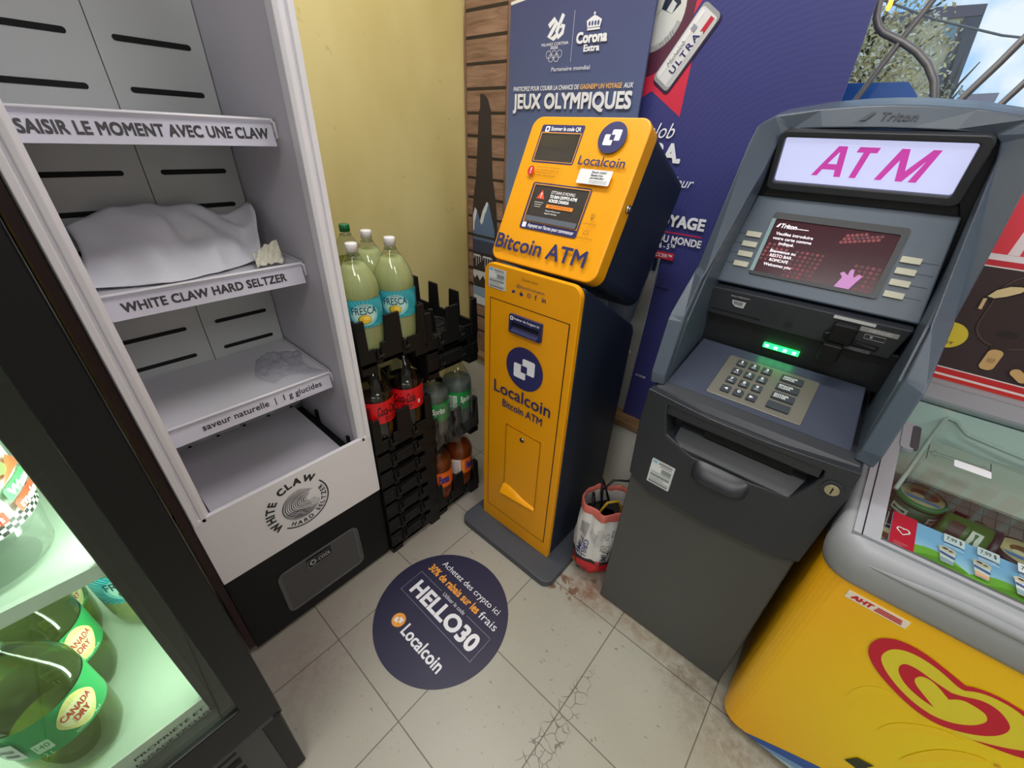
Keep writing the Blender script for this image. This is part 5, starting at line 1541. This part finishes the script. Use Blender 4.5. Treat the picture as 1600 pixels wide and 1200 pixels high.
dv = MB(); dv.prism([(1.005, .30), (1.7, .30), (1.7, .46), (1.005, .46)], lO - lN * .10, lU, lV, lN * .006, mat('grey_divider', (182, 182, 172), .5)); link('divider', dv, bo)

# price card standing inside the front of the freezer
cv = lV; cn = lN; cO = lO - lN * .014 - lV * .004
ca_ = MB(); ca_.prism([(1.000, 0), (1.7, 0), (1.7, .084), (1.000, .084)], cO, X, cv, -cn * .0012, ink((126, 182, 226)))
ik = Ink(ca_, cO, X, cv, cn, lift=.0004)
for k in range(5): ik.rect(1.0, .0, 1.7, .05 - .008 * k, ((136, 190, 230), (150, 198, 234), (164, 206, 236), (178, 214, 238), (190, 220, 238))[k])
for c_ in (1.06, 1.15, 1.235, 1.32):
    ik.poly([(c_ - .065, 0)] + [(c_ - .065 + .013 * i, .034 * math.sin(math.pi * i / 10)) for i in range(1, 10)] + [(c_ + .065, 0)], (112, 178, 60))
    ik.poly([(c_ - .04, 0)] + [(c_ - .04 + .011 * i, .022 * math.sin(math.pi * i / 10)) for i in range(1, 10)] + [(c_ + .07, 0)], (86, 150, 44))
ik.rect(1.000, 0, 1.034, .084, (212, 26, 54))
for a0, a1, cx in ((30, 210, 1.0135), (-30, 150, 1.0205)): ik.ring(cx, .045, .004, .0062, (244, 236, 238), a0, a1, 14)
ik.line([(1.0085, .043), (1.0170, .034), (1.0255, .043)], .0022, (244, 236, 238))
for k in range(3): ik.rect(1.006, .012 - .0035 * k, 1.026 - .004 * k, .0135 - .0035 * k, (228, 120, 134), up=False)
for c_ in (1.0835, 1.125, 1.172, 1.220):
    ik.rect(c_ - .0135, .062, c_ + .0135, .081, (220, 226, 232), r=.001); ik.text('7,99 $', c_ - .010, .067, c_ + .010, .0765, (50, 52, 60), bold=.01)
    x = c_ - .008
    ik.poly([(x - .0105, .044), (x + .0105, .044), (x + .008, .014), (x - .008, .014)], (226, 226, 220)); ik.disc(x, .044, .0118, (206, 196, 180), ry=.006); ik.disc(x - .003, .045, .004, (74, 52, 40), ry=.002); ik.disc(x + .004, .043, .003, (90, 62, 44), ry=.0016)
    ik.poly([(x - .0098, .036), (x + .0098, .032), (x + .0094, .027), (x - .0094, .031)], (58, 92, 156)); ik.poly([(x - .0088, .024), (x + .0088, .021), (x + .008, .015), (x - .008, .015)], (222, 168, 140) if c_ < 1.15 and c_ > 1.1 else (150, 176, 190))
    ik.rect(c_ - .013, .0515, c_ + .012, .0525, (226, 238, 246), up=False); ik.rect(c_ - .013, .055, c_ + .008, .056, (226, 238, 246))
tag(link('price_card', ca_, fix=False), 'blue and green price card with red corner inside the freezer front', 'price card')


def ice_tub(loc, label, lid_c, side_c, dark=(60, 42, 34), rz=0):
    t = thing('ice_cream_tub', (0, 0, 0), label, 'ice cream tub', 'ice cream tubs in the freezer')
    b = MB(); b.lathe([(0, .036), (.004, .038), (.078, .046)], (0, 0, 0), ink(side_c, .4), 32)
    ik = Ink(b, (0, 0, 0), X, Z, fmap=lambda u, v, h: Vector(((.043 + .004 * v / .078 + h) * math.cos(u / .044), (.043 + .004 * v / .078 + h) * math.sin(u / .044), v)))
    for k in range(4):
        c = -.10 + .068 * k
        ik.rect(c - .02, .012, c + .022, .034, dark); ik.rect(c - .016, .044, c + .018, .062, (226, 224, 214)); ik.rect(c - .012, .050, c + .014, .056, side_c if sum(side_c) < 400 else (40, 60, 40), r=.002)
    link('tub_body', b, t, fix=False)
    b = MB(); b.lathe([(.074, .0475), (.084, .0485), (.087, .046), (.0865, .0435), (.0875, .043)], (0, 0, 0), ink(lid_c, .35), 36)
    ik = Ink(b, (0, 0, .0875), X, Y, Z)
    ik.disc(0, 0, .040, (206, 190, 140)); ik.disc(.004, .004, .026, (120, 84, 52), ry=.018); ik.disc(-.008, -.006, .012, (226, 214, 180), ry=.008); ik.poly([(-.034, -.014), (.034, -.018), (.028, -.028), (-.026, -.026)], (70, 130, 190))
    link('tub_lid', b, t, fix=False)
    t.location = loc; t.rotation_euler = (0, .0, rz)
    return t


ice_tub((1.088, .980, .572), 'round ice cream tub with green lid at the freezer\'s left corner', (40, 122, 74), (34, 88, 62))
tb = ice_tub((1.118, .945, .640), 'ice cream tub lying on its side right of the round green one', (40, 42, 48), (62, 110, 48), (66, 40, 36))
tb.rotation_euler = (0, math.radians(92), math.radians(-10)); tb.location = (1.126, .940, .628)
ice_tub((1.255, .935, .560), 'dark ice cream tub standing deeper right in the freezer', (40, 42, 48), (26, 30, 40), (150, 170, 196))
ice_tub((1.035, .80, .545), 'blue ice cream tub low behind the red card corner', (60, 112, 160), (90, 140, 180))
for k, (x, y, z, cc, nm_) in enumerate(((1.06, 1.03, .50, (64, 118, 92), 'green'), (1.17, .98, .50, (74, 60, 52), 'brown'), (1.20, .84, .52, (58, 92, 74), 'dark green'), (1.10, .78, .52, (176, 176, 170), 'pale grey'), (1.24, 1.04, .51, (186, 62, 62), 'red'))):
    pk = MB(); pk.box(x - .052, x + .052, y - .045, y + .045, z, z + .045, ink(cc)); pi_ = Ink(pk, (x, y, z + .045), X, Y, Z)
    pi_.rect(-.045, -.036, .045, -.012, (206, 202, 190)); pi_.disc(.01, .012, .02, (120, 84, 56), ry=.014)
    tag(link('ice_cream_box', pk, fix=False), nm_ + ' ice cream box lying flat in the freezer under the tubs', 'box', 'ice cream boxes in the freezer')
    pl = MB(); pl.box(x - .05, x + .05, y - .043, y + .043, .13, z - .001, ink((186, 186, 178)))
    tag(link('ice_cream_carton', pl), 'pale carton stacked under the ' + nm_ + ' ice cream box', 'box', 'cartons in the freezer')

# advertising panel behind the freezer
t = thing('ice_cream_poster', (1.5, 1.215, .86), 'brown ice cream advertising panel with red stripes behind the freezer', 'poster')
P0 = MB(); P0.prism([(.955, .862), (2.1, .862), (2.1, 1.75), (.93, 1.75)], (0, 1.205, 0), X, Z, Y * .012, ink((58, 42, 46)))
ik = Ink(P0, (0, 1.205, 0), X, Z, -Y)
ik.rect(.96, .862, 2.1, .872, (206, 50, 44)); ik.rect(.96, .872, 2.1, .8775, (236, 222, 222)); ik.rect(.96, .8775, 2.1, .8915, (200, 40, 44)); ik.rect(.96, .8915, 2.1, .8945, (230, 214, 214))
ik.rect(.95, 1.135, 2.1, 1.138, (236, 222, 224)); ik.rect(.95, 1.138, 2.1, 1.150, (204, 46, 62)); ik.rect(.95, 1.150, 2.1, 1.163, (236, 226, 230)); ik.rect(.945, 1.163, 2.1, 1.74, (226, 60, 76))
for k in range(9): ik.poly([(1.012 + .055 * k, 1.163), (1.030 + .055 * k, 1.163), (1.030 + .055 * k, 1.32), (1.018 + .055 * k, 1.32)], (238, 222, 228), up=False)
ik.up()
cx = 1.091
ik.poly(rrect(cx - .057, .968, cx + .060, 1.135, .050, 8), (84, 62, 60)); ik.poly(rrect(cx - .0545, .971, cx + .0575, 1.132, .049, 8), (54, 38, 40))
ik.rect(cx - .014, .958, cx + .014, .976, (54, 38, 40), r=.004); ik.disc(cx - .003, 1.000, .018, (38, 28, 30), ry=.009)
ik.poly(rrect(cx - .0125, .912, cx + .0125, .963, .010, 6), (206, 168, 112)); ik.text('MAGNUM', cx - .006, .930, cx + .006, .942, (150, 110, 64))
ik.poly([(1.022, 1.072), (1.030, 1.092), (1.048, 1.104), (1.066, 1.108), (1.083, 1.106), (1.076, 1.095), (1.060, 1.082), (1.040, 1.072), (1.024, 1.066)], (32, 22, 24)); ik.poly([(1.022, 1.074), (1.030, 1.090), (1.046, 1.101), (1.062, 1.104), (1.072, 1.102), (1.066, 1.092), (1.050, 1.080), (1.034, 1.072)], (222, 198, 150))
ik.poly([(1.018, 1.068), (1.024, 1.070), (1.026, 1.044), (1.020, 1.044)], (214, 184, 136))
ik.disc(1.000, .972, .034, (224, 200, 62), ry=.032); ik.text('ET', 1.003, .9515, 1.018, .958, (60, 50, 30), bold=.02)
ik.rot = (1.147, .917, -.6); ik.poly(rrect(1.128, .908, 1.166, .926, .009, 5), (206, 168, 112)); ik.rot = None
link('printed_panel', P0, t, fix=False)
P1 = MB(); P1.box(1.0, 2.05, 1.218, 1.25, .862, .88, m_rim); link('base_rail', P1, t)

# ================================================================== CHARCOAL BAG
t = thing('charcoal_bag', (.435, .775, 0), 'open white and red paper charcoal bag between the two machines', 'bag')
random.seed(21)
ph = [random.uniform(0, 6.28) for _ in range(8)]


def bagr(a, z):
    t_ = max(0, z - .2) / .11
    return 1 + t_ * (.10 * math.sin(2 * a + .6) + .05 * math.sin(5 * a + 1)) + .05 * math.sin(3 * a + ph[0] + z * 9) + .035 * math.sin(7 * a + ph[1] - z * 22) + .02 * math.sin(13 * a + ph[2] + z * 40)


BC = (.435, .770, 0.004)
PB = [(.0, .050), (.012, .060), (.03, .068), (.055, .086), (.10, .092), (.16, .092), (.22, .088), (.27, .082), (.335, .076)]
def seg_prof(z0, z1):
    r = lambda z: next(q0 + (q1 - q0) * (z - a0) / (a1 - a0) for (a0, q0), (a1, q1) in zip(PB, PB[1:]) if a0 <= z <= a1)
    n = max(2, int((z1 - z0) / .012)); return [(z0 + (z1 - z0) * i / n, r(z0 + (z1 - z0) * i / n)) for i in range(n + 1)]
m_bagp = mat('bag_paper', (214, 212, 210), .6, bump=.5, nscale=40)
sk = MB()
sk.lathe(seg_prof(0, .100), BC, mat('bag_red', (204, 34, 44), .45), 48, sx=.86, sy=1.05, cap1=False, wob=bagr)
sk.lathe(seg_prof(.100, .116), BC, mat('bag_black', (34, 32, 34), .5), 48, sx=.86, sy=1.05, cap0=False, cap1=False, wob=bagr)
sk.lathe(seg_prof(.116, .308), BC, m_bagp, 48, sx=.86, sy=1.05, cap0=False, cap1=False, wob=bagr)
so_ = link('sack', sk, t, solid=.0012)
rmb = MB(); rmb.lathe([(.300, .0815), (.326, .0800), (.330, .0755), (.304, .0765)], BC, mat('bag_salmon', (190, 96, 84), .6), 48, sx=.86, sy=1.05, cap0=False, cap1=False, wob=bagr)
link('folded_rim', rmb, t)
link('dark_contents', MB().lathe([(.235, .02), (.240, .06), (.238, .083)], BC, mat('bag_inside', (22, 20, 20), .8), 48, sx=.86, sy=1.05, wob=bagr), t)
bp_ = MB()
def bmap(u, v, h):
    a = u / .08; z = v
    r = next((q0 + (q1 - q0) * (z - a0) / (a1 - a0) for (a0, q0), (a1, q1) in zip(PB, PB[1:]) if a0 <= z <= a1), .08)
    r = r * bagr(a, z) + .0022 + h
    return Vector((BC[0] + r * .86 * math.cos(a), BC[1] + r * 1.05 * math.sin(a), BC[2] + z))
ik = Ink(bp_, (0, 0, 0), X, Z, fmap=bmap)
A0 = -.08 * math.radians(100)
def fan(u0, v0, u1, v1, col, n=6):
    for i in range(n):
        for j in range(n):
            a, b_ = u0 + (u1 - u0) * i / n, u0 + (u1 - u0) * (i + 1) / n; c, e = v0 + (v1 - v0) * j / n, v0 + (v1 - v0) * (j + 1) / n
            ik.mb.add([ik.P(p, ik.h) for p in ((a, c), (b_, c), (b_, e), (a, e))], [(0, 1, 2, 3)], ink(col))
    ik.up()
def rtext(s, u0, v0, w, h, col, bold=.03):
    vs, fs, bb = glyphs(s, .008)
    ik.mb.add([ik.P((u0 + h * (v[1] - bb[1]) / (bb[3] - bb[1]), v0 - w * (v[0] - bb[0]) / (bb[2] - bb[0])), ik.h) for v in vs], fs, ink(col)); ik.up()
for s_, uo in (('GRILL', .012), ('TIME', -.010)): rtext(s_, A0 - .012 + uo, .205, .085, .018, (46, 50, 112))
for s_, uo in (('GRILL', .100), ('TIME', .078)): rtext(s_, A0 - .012 + uo, .185, .070, .018, (40, 42, 60))
fan(A0 - .03, .215, A0 + .0, .262, (150, 150, 150)); fan(A0 + .040, .19, A0 + .062, .262, (188, 188, 188))
for k in range(9): ik.line([(A0 + .01 + .003 * k, .235 - .004 * k), (A0 + .02 + .003 * k, .262 - .003 * k)], .0008, (70, 70, 74), up=False)
for (u, v) in ((.056, .225), (.060, .178), (.086, .24)):
    q = [(A0 + u, v), (A0 + u + .022, v + .006), (A0 + u + .024, v + .028), (A0 + u + .002, v + .024), (A0 + u, v)]
    ik.line(q, .0012, (60, 60, 64), up=False); ik.line([q[0], q[2]], .001, (60, 60, 64), up=False); ik.line([q[1], q[3]], .001, (60, 60, 64), up=False)
ik.up()
for (u, v, c) in ((-.04, .05, (222, 190, 50)), (-.014, .03, (226, 150, 50)), (.022, .048, (224, 196, 54)), (.05, .03, (222, 190, 50)), (-.002, .062, (40, 36, 36)), (.004, .012, (40, 36, 36))):
    fan(A0 + u - .007, v - .007, A0 + u + .008, v + .006, c, 3)
fan(A0 + .052, .112, A0 + .066, .128, (176, 40, 44), 3)
link('bag_print', bp_, so_, fix=False)
# black cables and a yellow one lying in and over the bag
m_cab = mat('cable_black', (16, 16, 17), .4)
cb = MB(); cb.tube([(.40, .80, .10), (.405, .80, .25), (.40, .79, .33), (.42, .82, .37), (.455, .86, .36), (.485, .92, .39), (.498, 1.02, .41), (.503, 1.185, .40)], .004, m_cab)
tag(link('black_cable', cb), 'black power cable running from the charcoal bag towards the sill', 'cable')
cb = MB(); cb.tube([(.42, .74, .12), (.425, .745, .28), (.44, .76, .325), (.465, .785, .33), (.475, .80, .29), (.45, .82, .2)], .0045, mat('cord_yellow', (176, 140, 34), .5))
tag(link('yellow_cord', cb), 'yellow cord coiled in the mouth of the charcoal bag', 'cord')
cb = MB(); cb.tube([(.392, .77, .14), (.395, .76, .29), (.39, .75, .34), (.40, .74, .30), (.43, .73, .24)], .005, m_cab); cb.tube([(.41, .81, .2), (.395, .80, .31), (.385, .81, .36), (.40, .83, .30), (.43, .84, .2)], .004, m_cab)
tag(link('cable_bundle', cb), 'short black cable bundle poking out of the bag beside the amber machine', 'cable')

# ================================================================== WINDOW GRILLE AND THE STREET
m_bar = mat('grille_bar', (150, 147, 148), .45, metal=.4)
t = thing('window_grille', (.7, 1.46, 2.3), 'grey wrought iron scroll grille across the shop window', 'grille')
def bar(pts, r=.007):
    q = MB(); q.tube([(x, 1.46, z) for x, z in pts], r, m_bar, 8); return link('bar', q, t)
bar([(.85, 2.28), (.765, 1.88), (.6773, 1.6575), (.6487, 1.5886), (.6035, 1.4675), (.50, 1.19), (.30, .66), (.19, .38)])
bar([(1.16, 2.28), (.93, 1.70), (.8694, 1.5722), (.8494, 1.5276), (.8176, 1.4646), (.62, 1.02), (.34, .38)], .008)
bar([(1.30, 2.28), (.94, 1.56), (.9089, 1.4898), (.89, 1.45), (.60, .84), (.38, .38)])
q = MB()
q.tube([(.569 - .01, 1.46, 1.95), (.565, 1.46, 1.75), (.5691, 1.46, 1.67), (.577, 1.46, 1.635), (.589, 1.46, 1.616), (.6045, 1.46, 1.603), (.629, 1.46, 1.592), (.6545, 1.46, 1.580), (.689, 1.46, 1.560), (.7216, 1.46, 1.533), (.748, 1.46, 1.500), (.764, 1.46, 1.465), (.772, 1.46, 1.42), (.765, 1.46, 1.35), (.74, 1.46, 1.29), (.70, 1.46, 1.26), (.65, 1.46, 1.27), (.62, 1.46, 1.31), (.63, 1.46, 1.36)], .0085, m_bar, 8)
link('scroll', q, t)
q = MB(); q.box(.165, 3.05, 1.452, 1.468, 2.24, 2.262, m_bar); q.box(.165, 3.05, 1.452, 1.468, .372, .39, m_bar); link('crossbar', q, t)
# string of fairy lights along the top of the pane
t = thing('fairy_lights', (.6, 1.49, 1.66), 'thin fairy light string with a small orange bulb on the window', 'fairy lights')
q = MB(); q.tube([(.54, 1.485, 1.72), (.575, 1.485, 1.69), (.588, 1.485, 1.66), (.60, 1.485, 1.665), (.63, 1.485, 1.70), (.66, 1.485, 1.74)], .002, mat('wire_grey', (130, 126, 122), .5)); link('wire', q, t)
q = MB(); q.lathe([(0, .003), (.008, .006), (.02, .005), (.026, .001)], (.592, 1.483, 1.650), mat('bulb_orange', (255, 176, 70), .3, emit=2.0), 10); link('bulb', q, t)
# blue board outside, above the machine's top
bs = MB(); bs.prism([(.30, 1.30), (.83, 1.30), (.7176, 1.490), (.6853, 1.522), (.30, 1.5235)], (0, 1.70, 0), X, Z, Y * .02, mat('board_blue', (70, 132, 240), .4))
bs.box(.45, .49, 1.70, 1.72, -.25, 1.32, m_bar)
tag(link('street_board', bs), 'blue board standing outside the window above the cash machine', 'board')
link('floor_outside', MB().box(-30, 40, 1.62, 60, -.30, -.25, mat('asphalt', (118, 118, 120), .9, noise=.2, nscale=3)), kind='structure')
bb = thing('stone_building', (-3, 16, -.25), 'tan stone building across the street seen through the window', 'building')
q = MB(); m_st = mat('tan_stone', (222, 204, 166), .85, noise=.22, nscale=6)
q.prism([(-9, -.25), (.80, -.25), (.80, 2.4), (.66, 3.92), (-.14, 3.94), (-.98, 3.90), (-9, 3.7)], (0, 14.0, 0), X, Z, Y * 6, m_st)
q.prism([(.42, -.25), (.82, -.25), (.82, 2.4), (.66, 3.93), (.40, 3.90)], (0, 13.97, 0), X, Z, Y * .1, mat('grey_trim', (112, 110, 114), .8)); q.prism([(-.98, 3.74), (.66, 3.76), (.66, 3.93), (-.14, 3.96), (-.98, 3.92)], (0, 13.96, 0), X, Z, Y * .1, mat('mauve_trim', (136, 122, 126), .8))
link('facade', q, bb)
q = MB(); q.prism([(.177, 3.667), (.362, 3.69), (.407, 3.374), (.184, 3.379)], (0, 13.93, 0), X, Z, Y * .06, mat('window_pale', (150, 170, 176), .3)); q.prism([(.362, 3.69), (.395, 3.69), (.44, 3.37), (.407, 3.374)], (0, 13.92, 0), X, Z, Y * .06, mat('frame_tan', (150, 128, 96), .7)); link('window', q, bb)
q = MB(); q.prism([(1.0, -.25), (1.5, -.25), (1.5, 2.49), (1.0, 2.47)], (0, 14, 0), X, Z, Y * 4, mat('pale_pink_wall', (186, 170, 176), .8))
tag(link('low_building', q), 'small pale pink building right of the tan stone building', 'building')


def tree(loc, R, H, n, label, cols, lz=1.0, seed=1):
    t = thing('tree', loc, label, 'tree'); x, y, z = loc; random.seed(seed)
    q = MB(); mt = mat('bark', (92, 84, 74), .9); q.tube([(x, y, z), (x + .05, y, z + H * .4), (x - .05, y, z + H * .75)], [.12, .09, .05], mt)
    for k in range(9):
        a = random.uniform(0, 6.28); q.tube([(x, y, z + H * (.35 + .04 * k)), (x + R * .4 * math.cos(a), y + R * .4 * math.sin(a), z + H * (.5 + .05 * k)), (x + R * .8 * math.cos(a + .2), y + R * .8 * math.sin(a + .2), z + H * (.6 + .05 * k))], [.04, .025, .01], mt, 5)
    link('trunk', q, t)
    c = MB(); ms = [mat('leaf_%d_%d_%d' % k, k, .7) for k in cols]
    for k in range(n):
        u, v, w = random.gauss(0, .45), random.gauss(0, .45), random.gauss(0, .42)
        if u * u + v * v + w * w > 1: continue
        p = Vector((x + R * u, y + R * v, z + H * .68 + R * lz * w)); s = random.uniform(.022, .050)
        a = Vector((random.uniform(-1, 1), random.uniform(-1, 1), random.uniform(-1, 1))).normalized(); b_ = a.orthogonal().normalized()
        c.add([p - a * s, p + b_ * s * .6, p + a * s, p - b_ * s * .6], [(0, 1, 2, 3)], random.choice(ms))
    link('crown', c, t, fix=False)


tree((-.60, 10.4, -.25), 1.25, 4.1, 7000, 'yellowing leafy tree in front of the tan building', [(226, 206, 146), (208, 186, 120), (230, 216, 176), (176, 164, 124), (236, 226, 204)], seed=4)
tree((.66, 13.0, -.25), .38, 3.5, 600, 'thin pale tree at the right corner of the tan building', [(186, 180, 150), (160, 150, 104), (198, 196, 184)], lz=1.5, seed=8)
pw = MB(); pw.tube([(-4, 9.5, 4.6), (-.42, 9.5, 3.25), (.20, 9.5, 3.0), (.60, 9.5, 2.88), (1.0, 9.5, 2.76), (4, 9.5, 2.2)], .014, mat('wire_grey', (130, 126, 122), .5))
tag(link('overhead_wire', pw), 'overhead wire crossing the sky outside the window', 'wire')
